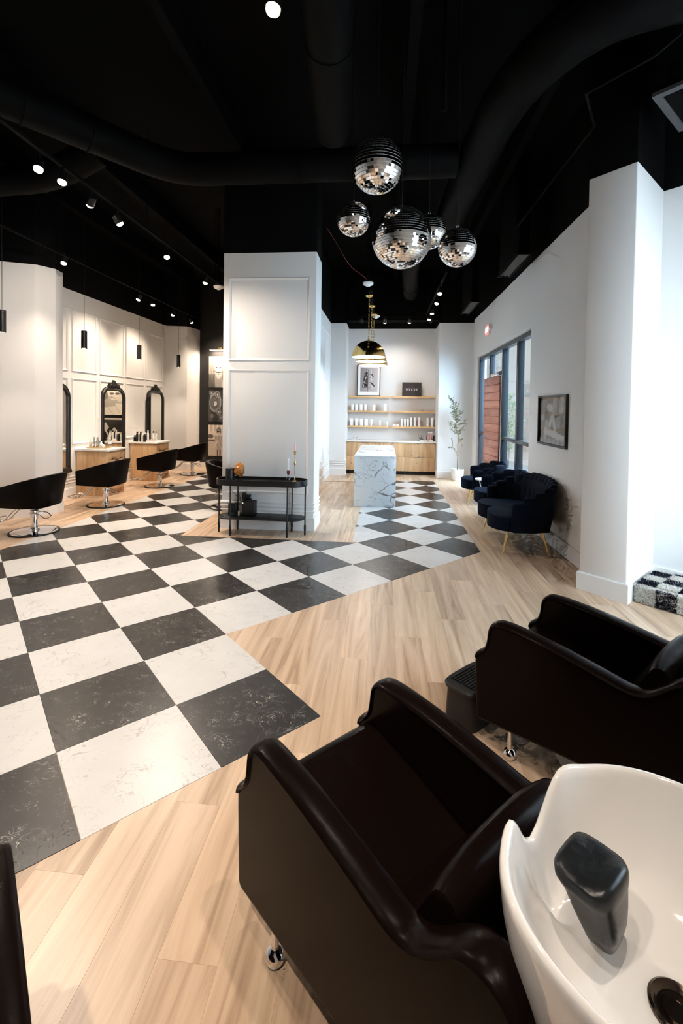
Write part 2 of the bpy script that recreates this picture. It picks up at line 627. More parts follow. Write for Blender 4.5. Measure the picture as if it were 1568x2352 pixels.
def holed(x0, x1, z0, z1, hx0, hx1, hz0, hz1, y0, y1):
    b = MB()
    o = [(x0, z0), (x1, z0), (x1, z1), (x0, z1)]; h = [(hx0, hz0), (hx1, hz0), (hx1, hz1), (hx0, hz1)]
    vs = [(x, y, z) for y in (y0, y1) for lp in (o, h) for x, z in lp]
    fs = []
    for k in range(4):
        n = (k + 1) % 4
        fs += [(k, n, 4 + n, 4 + k), (8 + k, 12 + k, 12 + n, 8 + n), (4 + k, 4 + n, 12 + n, 12 + k), (k, 8 + k, 8 + n, n)]
    return b.add(vs, fs)


# wall behind the wash basins, local x along v, local y = -u
w_wash = struct(holed(-9.4, 5.75, 0, CEIL, 2.7, 5.3, 0.45, 3.2, -0.98, -0.80).build('wall_wash', m_wall, smooth=0, rotz=PI / 4))
w_left = struct(MB().box(WX - 0.17, -7.2, 0, WX, 12.35, CEIL).build('wall_left', m_walll, smooth=0))
w_coll = struct(MB().prism([(WX, 6.53), (-5.80, 6.56), (-5.41, 6.735), (-5.26, 6.98), (-5.30, 7.20), (WX, 7.30)], 0, CEIL).build('wall_column_left', m_walll, smooth=0, bevel=0.01))
w_colf = struct(MB().prism([(WX, 12.06), (-5.39, 12.20), (-5.29, 12.68), (-5.29, 12.86), (-5.29, 13.0), (WX, 13.0)], 0, CEIL).build('wall_column_far', m_walll, smooth=0))
w_end = struct(MB().box(-5.32, 12.86, 0, -1.5, 13.0, CEIL).build('wall_end', m_wall, smooth=0))
w_feat = struct(MB().box(-5.295, 12.83, 0.16, -2.7, 12.86, CEIL).build('wall_end_black', m_blackwall, smooth=0))
w_mid = struct(MB().box(-1.62, 7.05, 0, -1.45, 12.9, CEIL).build('wall_middle', m_wall, smooth=0))
w_pil = struct(MB().box(-2.345, 6.53, 0, -1.0, 7.05, CEIL).build('wall_pillar', m_wall, smooth=0, bevel=0.006))
w_backl = struct(MB().box(-1.5, 12.05, 0, -1.04, 13.05, CEIL).build('wall_alcove_left', m_wall, smooth=0))
w_backr = struct(MB().box(1.34, 12.05, 0, 2.25, 13.05, CEIL).build('wall_alcove_right', m_wall, smooth=0))
w_back = struct(MB().box(-1.1, 12.95, 0, 1.4, 13.1, CEIL).build('wall_back', m_wall, smooth=0))
ceil_ = struct(MB().prism([(-6.1, -7.2), (5.0, 3.2), (2.9, 5.3), (2.45, 5.3), (2.45, 13.1), (-6.1, 13.1)], CEIL, CEIL + 0.08).build('ceiling', m_black, smooth=0))
# black box beam above the alcove flanks
struct(MB().box(-1.0, 12.0, 4.02, 1.32, 12.3, CEIL).build('ceiling_soffit', m_black, smooth=0))

# wash-wall window
wn = struct(MB().box(2.7, -0.93, 0.45, 2.76, -0.86, 3.2).box(5.24, -0.93, 0.45, 5.3, -0.86, 3.2).box(2.7, -0.93, 3.14, 5.3, -0.86, 3.2).box(2.7, -0.93, 0.45, 5.3, -0.86, 0.51).box(3.97, -0.93, 0.45, 4.03, -0.86, 3.2).build('window_2', m_frameblue, smooth=0, rotz=PI / 4))
MB().box(2.72, -0.899, 0.47, 5.28, -0.893, 3.18).build('window_pane', m_glass, wn, smooth=0)


# ---- baseboards and mouldings
def sweep(pts, prof, mb=None):
    """profile (d off the wall, z) along the polyline; the room lies to the left of the walk"""
    mb = mb or MB()
    P = [Vector((p[0], p[1])) for p in pts]
    rings = []
    for i, p in enumerate(P):
        ns = []
        if i > 0:
            d = (P[i] - P[i - 1]).normalized(); ns.append(Vector((-d.y, d.x)))
        if i < len(P) - 1:
            d = (P[i + 1] - P[i]).normalized(); ns.append(Vector((-d.y, d.x)))
        n = ns[0] if len(ns) == 1 else (ns[0] + ns[1]) / max(0.3, 1 + ns[0].dot(ns[1]))
        rings.append([(p.x + n.x * d, p.y + n.y * d, z) for d, z in prof])
    return mb.rings(rings)


BASE = [(0, 0), (0.018, 0), (0.018, 0.168), (0.012, 0.178), (0, 0.178)]


def bead(z):
    return [(0, z - 0.016), (0.010, z - 0.014), (0.018, z - 0.004), (0.016, z + 0.008), (0.006, z + 0.014), (0, z + 0.015)]


runs = {
    'baseboard_right': ([(2.2, 11.9), (2.2, 11.56)], False),
    'baseboard_right_near': ([(2.2, 7.37), (2.2, 5.055), (1.945, 4.80), (2.235, 4.475), (2.80, 5.09), (4.6, 3.29)], False),
    'baseboard_pillar': ([(-2.345, 7.05), (-2.345, 6.53), (-1.0, 6.53), (-1.0, 7.05)], True),
    'baseboard_middle': ([(-1.45, 7.05), (-1.45, 12.05), (-1.04, 12.05), (-1.04, 12.38)], True),
    'baseboard_alcove_right': ([(1.34, 12.4), (1.34, 12.05), (2.2, 12.05)], False),
    'baseboard_end': ([(-1.62, 12.86), (-5.29, 12.86), (-5.29, 12.68), (-5.39, 12.20), (WX, 12.06)], False),
    'baseboard_left': ([(WX, 12.06), (WX, 7.3)], True),
    'baseboard_column_left': ([(-5.30, 7.20), (-5.26, 6.98), (-5.41, 6.735), (-5.80, 6.56), (WX, 6.53)], False),
}
# the room must lie left of the walk: flip the runs drawn the other way round
for nm, (pts, fancy) in runs.items():
    if nm not in ('baseboard_end', 'baseboard_left', 'baseboard_column_left'):
        pts = pts[::-1]
    o = struct(sweep(pts, BASE).build(nm, m_trim, smooth=30))
    if fancy:
        for z in (0.275, 0.33, 0.385):
            sweep(pts, bead(z)).build('moulding', m_trim, o, smooth=50)


def panel(parent, axis, at, sgn, a0, a1, z0, z1, wd=0.035, dp=0.022):
    """raised picture-frame moulding on a wall plane"""
    rs = []
    for ins, d in ((0, 0), (0, dp * 0.6), (0.008, dp), (wd * 0.55, dp * 0.75), (wd, dp * 0.3), (wd, 0)):
        r = []
        for a, z in ((a0 + ins, z0 + ins), (a1 - ins, z0 + ins), (a1 - ins, z1 - ins), (a0 + ins, z1 - ins)):
            r.append((at + sgn * d, a, z) if axis == 'x' else (a, at + sgn * d, z))
        rs.append(r)
    b = MB(); b.rings(rs, cap0=False, cap1=False)
    return b.build('panel_moulding', m_trim, parent, smooth=0)


for y0, y1 in ((7.32, 8.18), (8.295, 9.06), (9.16, 10.05), (10.13, 10.935), (11.02, 11.9)):
    panel(w_left, 'x', WX, 1, y0, y1, 2.385, 3.56)
    panel(w_left, 'x', WX, 1, y0, y1, 1.0, 2.255)
panel(w_pil, 'y', 6.53, -1, -2.265, -1.085, 2.425, 3.605)
panel(w_pil, 'y', 6.53, -1, -2.265, -1.085, 0.52, 2.295)
for y0, y1 in ((8.6, 9.6), (9.75, 10.75), (10.9, 11.85)):
    panel(w_mid, 'x', -1.45, 1, y0, y1, 2.42, 3.6)
    panel(w_mid, 'x', -1.45, 1, y0, y1, 0.52, 2.29)
# floor threshold strip beside the island
struct(MB().box(-1.43, 10.98, 0.0, -0.62, 11.02, 0.006).build('trim_1', M('threshold_wood', (0.28, 0.18, 0.11), 0.5), smooth=0))


# ---- overhead services, all painted black
def duct(label, pts, r, bands=()):
    t = thing('air_duct', label, 'duct', pts[0])
    o = Vector(pts[0])
    P = []
    for k in range(len(pts)):      # round the bends
        p = Vector(pts[k])
        if 0 < k < len(pts) - 1:
            a = Vector(pts[k - 1]); c = Vector(pts[k + 1])
            l = min((a - p).length, (c - p).length, r * 2.4) * 0.9
            q0 = p + (a - p).normalized() * l; q1 = p + (c - p).normalized() * l
            for s in range(5):
                u = s / 4
                P.append((1 - u) ** 2 * q0 + 2 * u * (1 - u) * p + u * u * q1 - o)
        else:
            P.append(p - o)
    MB().tube(P, r, 20).build('duct_pipe', m_duct, t, smooth=50)
    for k in range(len(P) - 1):
        seg = P[k + 1] - P[k]
        if seg.length > 0.8:
            for s in range(1, int(seg.length / 0.6)):
                q = P[k] + seg.normalized() * (s * 0.6)
                d = seg.normalized() * 0.015
                MB().tube([q - d, q + d], r + 0.008, 20).build('duct_band', m_duct, t, smooth=50)
    for q in (P[0].lerp(P[1], 0.15), P[-1].lerp(P[-2], 0.15)):
        MB().cyl((q.x, q.y, q.z + r - 0.01), (q.x, q.y, CEIL - o.z), 0.008, 0.008, 8).build('duct_hanger', m_black, t, smooth=60)
    return t


duct('black round duct turning above the disco balls to the right edge', [(3.2, 3.1, 4.62), (1.45, 3.45, 4.62), (1.05, 4.3, 4.62), (0.93, 6.3, 4.6), (0.90, 7.4, 4.6)], 0.21)
duct('black round cross duct running behind the disco balls', [(0.76, 5.45, 4.6), (-2.55, 5.45, 4.6), (-4.3, 3.0, 4.6)], 0.18)
duct('black round duct at the far left of the ceiling', [(-5.85, 5.6, 4.6), (-4.2, 5.5, 4.6), (-3.6, 5.5, 4.9)], 0.18)
duct('black round duct overhead at the top middle', [(-0.35, 2.0, 4.75), (-0.6, 4.95, 4.7)], 0.19)
duct('black round duct descending over the brass pendants', [(0.35, 6.5, 4.5), (0.45, 9.5, 4.5), (0.55, 11.2, 4.5)], 0.17)
for k, x in enumerate((-5.2, -3.9, -1.9, 0.2, 1.6)):
    tag(MB().box(x - 0.05, -3, 4.98, x + 0.05, 12.0, 5.28).build('ceiling_beam', m_black, smooth=0), 'black ceiling joist, number %s from the left wall' % ('one', 'two', 'three', 'four', 'five')[k], 'beam', 'black ceiling joists')


def vent(label, x0, x1, y0, y1, z):
    t = thing('ceiling_vent', label, 'vent', ((x0 + x1) / 2, (y0 + y1) / 2, z))
    hx, hy = (x1 - x0) / 2, (y1 - y0) / 2
    f = MB()
    f.rings([[(sx * (hx - i), sy * (hy - i), zz) for sx, sy in ((-1, -1), (1, -1), (1, 1), (-1, 1))] for i, zz in ((0, 0.02), (0, -0.02), (0.025, -0.02), (0.025, 0.02))], cap0=False, cap1=False)
    f.build('vent_frame', m_duct, t, smooth=0)
    for s in (-1, 0, 1):
        MB().bar((s * hx * 0.5, -hy + 0.02, 0), (s * hx * 0.5, hy - 0.02, 0), 0.05, 0.004, (0.5, 0, 1)).build('vent_slat', M('vent_grey', (0.012, 0.012, 0.013), 0.5) if 'vent_grey' not in bpy.data.materials else bpy.data.materials['vent_grey'], t, smooth=0)
    MB().box(-hx + 0.03, -hy + 0.03, 0.02, hx - 0.03, hy - 0.03, CEIL - z).build('vent_duct_boot', m_black, t, smooth=0)
    return t


vent('black slatted vent nearest the camera over the right wall', 1.76, 1.96, 6.6, 7.75, 3.92)
vent('black slatted vent farther back over the shop door', 1.64, 1.83, 9.45, 10.7, 3.92)
# framed access panel at the top right
hp = thing('access_panel', 'grey framed square access panel overhead by the right column', 'panel', (2.60, 4.01, 4.3), PI / 4)
f = MB()
f.rings([[(sx * (0.36 - i), sy * (0.36 - i), zz) for sx, sy in ((-1, -1), (1, -1), (1, 1), (-1, 1))] for i, zz in ((0, 0.03), (0, 0), (0.06, 0), (0.06, 0.03))], cap0=False, cap1=False)
f.build('panel_frame', M('panel_grey', (0.045, 0.047, 0.05), 0.5), hp, smooth=0)
MB().box(-0.31, -0.31, 0.012, 0.31, 0.31, 0.03).build('panel_door', m_black, hp, smooth=0)
MB().box(-0.34, -0.34, 0.03, 0.34, 0.34, 0.09).build('panel_box', m_black, hp, smooth=0)

# ================================================================== WASH UNITS
ARM = [(1.40, 0.128), (1.415, 0.15), (1.425, 0.40), (1.425, 0.465), (1.412, 0.485), (1.380, 0.505), (1.358, 0.535), (1.348, 0.58), (1.345, 0.63),
       (1.330, 0.662), (1.295, 0.680), (1.20, 0.680), (1.05, 0.671), (0.92, 0.655), (0.80, 0.638), (0.72, 0.624), (0.68, 0.622), (0.64, 0.632),
       (0.60, 0.660), (0.56, 0.700), (0.52, 0.737), (0.47, 0.755), (0.42, 0.748), (0.385, 0.715), (0.37, 0.66), (0.365, 0.56), (0.365, 0.25), (0.98, 0.183)]


def wash_unit(label, u0=0.0, v0=1.047):
    t = thing('shampoo_unit', label, 'shampoo chair', UV(u0, v0), PI / 4, 'shampoo units in a diagonal row')
    top = ARM[2:25]
    fine = []
    for k in range(len(top) - 1):
        for q in range(3):
            fine.append(Vector(top[k]).lerp(Vector(top[k + 1]), q / 3))
    fine.append(Vector(top[-1]))
    for _ in range(3):
        fine = [fine[0]] + [(fine[k - 1] + fine[k] * 2 + fine[k + 1]) / 4 for k in range(1, len(fine) - 1)] + [fine[-1]]
    for s in (-1, 1):
        arm = MB().ext(ARM, s * 0.240, s * 0.312).build('arm_panel', m_leather, t, bevel=0.016, seg=3)
        rs = []
        for k, c in enumerate(fine):
            a = fine[max(k - 1, 0)]; b = fine[min(k + 1, len(fine) - 1)]
            d = (b - a).normalized()
            n = Vector((d.y, -d.x))
            if n.dot(Vector((0.9, 0.3)) - c) < 0: n = -n
            c = c + n * 0.009
            e = 1.0 if 2 < k < len(fine) - 3 else 0.6
            rs.append([(s * 0.276 + 0.046 * e * math.cos(2 * PI * q / 14), c.x + n.x * 0.0145 * e * math.sin(2 * PI * q / 14), c.y + n.y * 0.0145 * e * math.sin(2 * PI * q / 14)) for q in range(14)])
        MB().rings(rs).build('arm_roll', m_leather, arm, smooth=70)
    seat = [(1.385, 0.19), (1.395, 0.44), (1.385, 0.475), (1.35, 0.497), (1.28, 0.492), (1.1, 0.45), (0.88, 0.385), (0.80, 0.365), (0.80, 0.20)]
    MB().ext(seat, -0.245, 0.245).build('seat', m_leather, t, bevel=0.018, seg=3)
    back = [(0.93, 0.33), (0.86, 0.392), (0.78, 0.465), (0.72, 0.545), (0.675, 0.63), (0.645, 0.69), (0.625, 0.722), (0.60, 0.732), (0.575, 0.72), (0.565, 0.68), (0.565, 0.30)]
    rs = []
    for x in [-0.245, -0.235, -0.2, -0.12, -0.04, 0.04, 0.12, 0.2, 0.235, 0.245]:
        e = abs(x) / 0.245
        puff = 0.028 * (1 - e ** 3)
        rs.append([(x, y + puff * (0.7 if k < 8 else 0), z + (puff * 0.5 if 2 < k < 8 else 0)) for k, (y, z) in enumerate(back)])
    MB().rings(rs).build('backrest', m_leather, t, smooth=60, bevel=0)
    # pedestal with recessed service cover
    ped = MB().ext([(0.70, 0.0), (0.70, 0.36), (0.46, 0.60), (0.05, 0.60), (0.05, 0.0)], -0.235, 0.235).build('pedestal', m_leather2, t, bevel=0.012, seg=2)
    for s in (-1, 1):
        MB().ext([(0.335, 0.05), (0.335, 0.50), (0.30, 0.54), (0.12, 0.54), (0.12, 0.05)], s * 0.236, s * 0.262).build('service_cover', m_leather2, ped, bevel=0.008)
    for s in (-1, 1):
        ft = MB()
        ft.lathe([(0.0, 0.0), (0.026, 0.0), (0.032, 0.012), (0.032, 0.024), (0.024, 0.038), (0.012, 0.046), (0.011, 0.15), (0.02, 0.16), (0.02, 0.18)], 20, (s * 0.27, 1.235, 0))
        ft.build('foot', m_chrome, t, smooth=50)
    # basin
    N = 112
    a_, b_, cy, n_ = 0.322, 0.33, 0.215, 2.5

    def rim(k, sc):
        th = 2 * PI * k / N
        c, s = math.cos(th), math.sin(th)
        x = a_ * math.copysign(abs(c) ** (2 / n_), c)
        y = b_ * math.copysign(abs(s) ** (2 / n_), s)
        if y > 0:
            y += 0.0
        else:
            y *= 1.05
        return x * sc, cy + y * sc

    def zr(k):
        x, y = rim(k, 1.0)
        z = 0.862 + 0.012 * max(0, 1 - abs(y - 0.1) / 0.4)
        if y > 0.38:
            e = abs(x) / 0.125
            if e < 1:
                z -= 0.105 * (0.5 + 0.5 * math.cos(PI * e))
            z += 0.012 * math.exp(-((abs(x) - 0.135) / 0.045) ** 2)
        return z
    lv = [(0.45, lambda z: 0.50), (0.66, lambda z: 0.535), (0.83, lambda z: 0.60), (0.94, lambda z: z - 0.155), (0.985, lambda z: z - 0.075),
          (1.0, lambda z: z - 0.022), (0.998, lambda z: z - 0.008), (0.985, lambda z: z), (0.965, lambda z: z + 0.001), (0.945, lambda z: z - 0.006), (0.93, lambda z: z - 0.022),
          (0.90, lambda z: z - 0.07), (0.845, lambda z: min(z - 0.12, 0.745)), (0.77, lambda z: min(z - 0.14, 0.690)), (0.64, lambda z: 0.652), (0.46, lambda z: 0.634), (0.25, lambda z: 0.626), (0.11, lambda z: 0.622)]
    rs = []
    for sc, fz in lv:
        rs.append([(*rim(k, sc), fz(zr(k))) for k in range(N)])
    bas = MB().rings(rs).build('basin', m_ceramic, t, smooth=80)
    dr = MB().lathe([(0.050, 0.0), (0.050, 0.006), (0.045, 0.010), (0.038, 0.006), (0.034, 0.0), (0.030, -0.002), (0.026, 0.004), (0.020, 0.004), (0.017, -0.004), (0.004, -0.006)], 32, (0.012, 0.245, 0.626))
    dr.build('drain', M('dark_bronze', (0.10, 0.075, 0.06), 0.22, 1.0) if 'dark_bronze' not in bpy.data.materials else bpy.data.materials['dark_bronze'], bas, smooth=50)
    # neck rest
    rs = []
    for z, sx, sy, oy in ((0.664, 0.022, 0.018, 0.376), (0.672, 0.034, 0.026, 0.378), (0.70, 0.044, 0.034, 0.382), (0.73, 0.052, 0.041, 0.390), (0.764, 0.059, 0.047, 0.399), (0.770, 0.062, 0.050, 0.402),
                          (0.780, 0.066, 0.054, 0.406), (0.795, 0.066, 0.054, 0.408), (0.804, 0.062, 0.050, 0.408), (0.807, 0.050, 0.040, 0.408), (0.804, 0.025, 0.02, 0.408)):
        r = []
        for k in range(32):
            c, s = math.cos(2 * PI * k / 32), math.sin(2 * PI * k / 32)
            r.append((1.12 * sx * math.copysign(abs(c) ** 0.55, c), oy - 0.005 + 1.12 * sy * math.copysign(abs(s) ** 0.55, s), z - (0.006 * (c * c) if z > 0.79 else 0)))
        rs.append(r)
    MB().rings(rs).build('neck_rest', M('neck_rest_gel', (0.006, 0.0075, 0.009), 0.33, bump=0.05, bscale=120) if 'neck_rest_gel' not in bpy.data.materials else bpy.data.materials['neck_rest_gel'], bas, smooth=50)
    return t


wash_unit('dark brown leather shampoo chair in front with the white basin and black neck rest')
wash_unit('dark brown leather shampoo chair behind, beside the black ribbed step', 0.0, 1.047 + 1.386)
wash_unit('dark leather shampoo chair of which only an arm shows at the lower left edge', -0.09, 1.047 - 1.268)
# black ribbed step in front of the second unit
st = thing('step_stool', 'black plastic step stool with ribbed top beside the rear shampoo chair', 'step', UV(-1.545, 2.31), PI / 4)
rs = []
for z, g in ((0.0, 0.008), (0.19, 0.0), (0.195, 0.010), (0.212, 0.014), (0.222, 0.006)):
    r = []
    for k in range(40):
        c, s = math.cos(2 * PI * k / 40), math.sin(2 * PI * k / 40)
        r.append(((0.165 + g) * math.copysign(abs(c) ** 0.4, c), (0.095 + g) * math.copysign(abs(s) ** 0.4, s), z))
    rs.append(r)
MB().rings(rs).build('step_body', m_rubber, st, smooth=40)
for k in range(-4, 5):
    MB().bar((-0.125, k * 0.018, 0.224), (0.125, k * 0.018, 0.224), 0.008, 0.006).build('tread_rib', m_rubber, st, smooth=0)

# ================================================================== STYLING CHAIRS


def styling_chair(label, loc, rotz=0.0):
    t = thing('styling_chair', label, 'salon chair', loc, rotz, 'black barrel styling chairs')
    # tub: U-shaped wall, front towards -x
    path = []
    for k in range(7):
        path.append((-0.35 + k * 0.05833, -0.30))
    for k in range(1, 24):
        a = -PI / 2 + PI * k / 24
        path.append((0.31 * math.copysign(abs(math.cos(a)) ** 0.8, math.cos(a)), 0.30 * math.copysign(abs(math.sin(a)) ** 0.8, math.sin(a))))
    for k in range(7):
        path.append((-k * 0.05833, 0.30))
    rs = []
    for i, (x, y) in enumerate(path):
        a = path[max(i - 1, 0)]; c = path[min(i + 1, len(path) - 1)]
        d = Vector((c[0] - a[0], c[1] - a[1])).normalized()
        n = Vector((d.y, -d.x))
        q = (x + 0.35) / 0.66
        zt = 0.635 + 0.185 * q ** 1.1
        zb = 0.372 + 0.02 * abs(q - 0.55)
        th = 0.062
        r = []
        for off, z in ((-0.05, zb + 0.004), (-0.012, zb), (0.0, zb + 0.012), (0.012 + 0.02 * q, (zb + zt) / 2), (0.02 + 0.045 * q, zt - 0.02), (0.016 + 0.045 * q, zt - 0.004),
                       (0.0 + 0.045 * q, zt), (-0.03 + 0.04 * q, zt - 0.002), (-th + 0.052 * q, zt - 0.014), (-th + 0.02 * q, zt - 0.06), (-th, 0.42)):
            r.append((x + n.x * off, y + n.y * off, z))
        rs.append(r)
    MB().rings(rs).build('tub_back', m_leather2, t, smooth=60)
    rs = []
    for z, sx, sy in ((0.365, 0.30, 0.235), (0.375, 0.325, 0.245), (0.44, 0.33, 0.245), (0.475, 0.31, 0.235), (0.485, 0.25, 0.19)):
        r = []
        for k in range(32):
            c, s = math.cos(2 * PI * k / 32), math.sin(2 * PI * k / 32)
            r.append((-0.06 + sx * math.copysign(abs(c) ** 0.45, c), sy * math.copysign(abs(s) ** 0.45, s), z))
        rs.append(r)
    MB().rings(rs).build('seat', m_leather2, t, smooth=60)
    MB().box(-0.14, -0.12, 0.335, 0.14, 0.12, 0.366).build('seat_plate', m_blackmetal, t, bevel=0.004)
    base = MB().lathe([(0.0, 0.012), (0.285, 0.012), (0.29, 0.016), (0.27, 0.022), (0.12, 0.030), (0.06, 0.038), (0.0, 0.04)], 48).build('base_plate', m_chrome, t, smooth=40)
    MB().lathe([(0.265, 0.0), (0.305, 0.0), (0.306, 0.014), (0.298, 0.020), (0.285, 0.021), (0.265, 0.012)], 48, cap0=False, cap1=False).build('rubber_rim', m_rubber, base, smooth=40)
    MB().lathe([(0.058, 0.036), (0.062, 0.045), (0.062, 0.06), (0.046, 0.066), (0.046, 0.26), (0.058, 0.265), (0.058, 0.30), (0.030, 0.305), (0.022, 0.307), (0.022, 0.337)], 28).build('pump_column', m_chrome, t, smooth=40)
    # pump lever loop
    lv = [(-0.055, -0.03, 0.262), (-0.01, -0.068, 0.268), (0.07, -0.065, 0.270), (0.14, -0.075, 0.255), (0.21, -0.09, 0.215), (0.215, 0.0, 0.205), (0.21, 0.05, 0.222), (0.14, 0.065, 0.262), (0.05, 0.065, 0.272), (-0.02, 0.06, 0.27)]
    MB().tube(lv, 0.007, 8).build('pump_lever', m_chrome, t, smooth=60)
    # footrest: two bars sweeping down and a T-shaped rest
    fr = MB()
    for s in (-1, 1):
        fr.tube([(-0.16, s * 0.05, 0.36), (-0.26, s * 0.05, 0.30), (-0.36, s * 0.05, 0.20), (-0.42, s * 0.05, 0.145), (-0.46, s * 0.05, 0.13), (-0.58, s * 0.05, 0.15)], 0.011, 8)
    fr.build('footrest_arm', m_chrome, t, smooth=60)
    MB().tube([(-0.46, -0.17, 0.142), (-0.54, -0.185, 0.152), (-0.60, -0.16, 0.158), (-0.60, 0.16, 0.158), (-0.54, 0.185, 0.152), (-0.46, 0.17, 0.142)], 0.012, 8, closed=True).build('footrest_bar', m_chrome, t, smooth=60)
    return t


sc0 = styling_chair('black barrel styling chair at the left edge, nearest the camera', (-4.78, 5.93, 0))
for lab, loc, rz in (('black barrel styling chair in front of the station with the clear water bottle', (-4.86, 7.70, 0), 0.02),
                     ('black barrel styling chair beside the station with dark spray bottles', (-4.87, 9.66, 0), -0.02),
                     ('black barrel styling chair farthest back, by the black art wall', (-4.93, 11.52, 0), 0.03),
                     ('black barrel styling chair half hidden behind the white pillar', (-2.72, 7.86, 0), PI + 0.1)):
    c = copy_tree(sc0)
    c['label'] = lab
    c.location = loc
    c.rotation_euler = (0, 0, rz)

# ================================================================== STATIONS AND MIRRORS


def station(label, y0, y1):
    t = thing('styling_station', label, 'cabinet', (WX + 0.004, y0, 0), 0, 'oak styling stations')
    W = y1 - y0; D = 0.66
    MB().box(0.025, 0.0, 0.0, D, 0.03, 0.865).build('side_panel', m_oak, t, smooth=0, bevel=0.002)
    MB().box(0.02, W - 0.03, 0.0, D, W, 0.865).build('side_panel', m_oak, t, smooth=0, bevel=0.002)
    MB().box(0.02, 0.03, 0.11, D - 0.025, W - 0.03, 0.865).build('carcass', m_oak, t, smooth=0)
    MB().box(D - 0.08, 0.03, 0.0, D - 0.06, W - 0.03, 0.11).build('toe_kick', m_oak, t, smooth=0)
    h = W / 2
    for a, b in ((0.032, h - 0.002), (h + 0.002, W - 0.032)):
        d = MB().box(D - 0.022, a, 0.70, D, b, 0.855).build('drawer', m_oak, t, smooth=0, bevel=0.002)
        MB().box(D, (a + b) / 2 - 0.03, 0.704, D + 0.012, (a + b) / 2 + 0.03, 0.712).build('pull', m_blackmetal, d, smooth=0)
    for a, b in ((0.115, 0.40), (0.405, 0.695)):
        d = MB().box(D - 0.022, 0.032, a, D, W - 0.032, b).build('drawer', m_oak, t, smooth=0, bevel=0.002)
        MB().box(D, h - 0.05, b - 0.012, D + 0.012, h + 0.05, b - 0.003).build('pull', m_blackmetal, d, smooth=0)
    MB().box(0.0, -0.025, 0.866, D + 0.03, W + 0.025, 0.906).build('counter_slab', m_quartz, t, smooth=0, bevel=0.003)
    return t


station('oak styling station with white top and clear water bottle, nearer the camera', 8.40, 8.97)
station('oak styling station with white top and dark spray bottles, farther back', 10.29, 10.90)

m_mframe = M('black_carved_frame', (0.010, 0.009, 0.008), 0.35, bump=0.2, bscale=70)


def arch_mirror(label, yc):
    W, Hh, R = 0.88, 1.65, 0.27       # outer width, height, corner radius
    t = thing('wall_mirror', label, 'mirror', (WX, yc, 0.50), 0, 'arched black mirrors')

    def outline(ins, n=10):
        hw = W / 2 - ins; r = max(R - ins, 0.02); top = Hh - ins; bot = ins
        pts = [(-hw, bot), (hw, bot)]
        for k in range(n + 1):
            a = PI / 2 * k / n
            pts.append((hw - r + r * math.cos(a), top - r + r * math.sin(a)))
        for k in range(n + 1):
            a = PI / 2 + PI / 2 * k / n
            pts.append((-hw + r + r * math.cos(a), top - r + r * math.sin(a)))
        return pts
    rs = []
    for ins, d in ((0.0, 0.0), (0.0, 0.045), (0.012, 0.058), (0.03, 0.050), (0.045, 0.052), (0.065, 0.062), (0.085, 0.048), (0.09, 0.03), (0.09, 0.0)):
        rs.append([(d, y, z) for y, z in outline(ins)])
    fr = MB().rings(rs, cap0=False, cap1=False).build('mirror_frame', m_mframe, t, smooth=40)
    MB().rings([[(0.004, y, z) for y, z in outline(0.085)], [(0.032, y, z) for y, z in outline(0.085)]]).build('mirror_glass', m_mirror, t, smooth=0)
    MB().rings([[(x, y, z) for x, y, z in ((0, -W / 2 - 0.03, -0.02), (0.07, -W / 2 - 0.03, -0.02), (0.07, W / 2 + 0.03, -0.02), (0, W / 2 + 0.03, -0.02))], [(x, y, z) for x, y, z in ((0, -W / 2 - 0.015, 0.055), (0.06, -W / 2 - 0.015, 0.055), (0.06, W / 2 + 0.015, 0.055), (0, W / 2 + 0.015, 0.055))]]).build('frame_foot', m_mframe, fr, bevel=0.008)
    # carved crest: scrolls and leaves
    cr = MB()
    z0 = Hh - 0.03
    poly = [(-0.19, 0), (-0.20, 0.04), (-0.185, 0.07), (-0.155, 0.095), (-0.115, 0.10), (-0.09, 0.085), (-0.075, 0.105), (-0.045, 0.11), (-0.038, 0.15), (-0.02, 0.172), (0, 0.178),
            (0.02, 0.172), (0.038, 0.15), (0.045, 0.11), (0.075, 0.105), (0.09, 0.085), (0.115, 0.10), (0.155, 0.095), (0.185, 0.07), (0.20, 0.04), (0.19, 0)]
    cr.rings([[(0.012, y, z0 + z) for y, z in poly], [(0.05, y * 0.97, z0 + z * 0.96) for y, z in poly]])
    for y, z, r in ((0, 0.135, 0.038), (0.0, 0.07, 0.045), (0.065, 0.05, 0.035), (-0.065, 0.05, 0.035), (0.12, 0.065, 0.03), (-0.12, 0.065, 0.03), (0.165, 0.03, 0.028), (-0.165, 0.03, 0.028), (0.045, 0.10, 0.025), (-0.045, 0.10, 0.025)):
        cr.ball((0.055, y, z0 + z), (0.022, r * 0.85, r), 10, 6)
    for s in (-1, 1):
        cr.tube([(0.07, s * (0.05 + 0.03 * math.cos(a)), z0 + 0.06 + 0.03 * math.sin(a)) for a in [k * 0.5 for k in range(11)]], 0.008, 6)
        cr.tube([(0.07, s * (0.13 + 0.028 * math.cos(a)), z0 + 0.05 + 0.028 * math.sin(a)) for a in [k * 0.5 for k in range(11)]], 0.008, 6)
    cr.build('crest', m_mframe, fr, smooth=50)
    return t


arch_mirror('arched black mirror partly hidden behind the left column', 7.76)
arch_mirror('arched black mirror in the middle reflecting framed prints', 9.61)
arch_mirror('arched black mirror farthest back with a plain cream reflection', 11.46)

# ================================================================== CONSOLE TABLE
ct = thing('console_table', 'black metal console table with rounded tray top before the pillar', 'table', (-1.695, 6.31, 0))


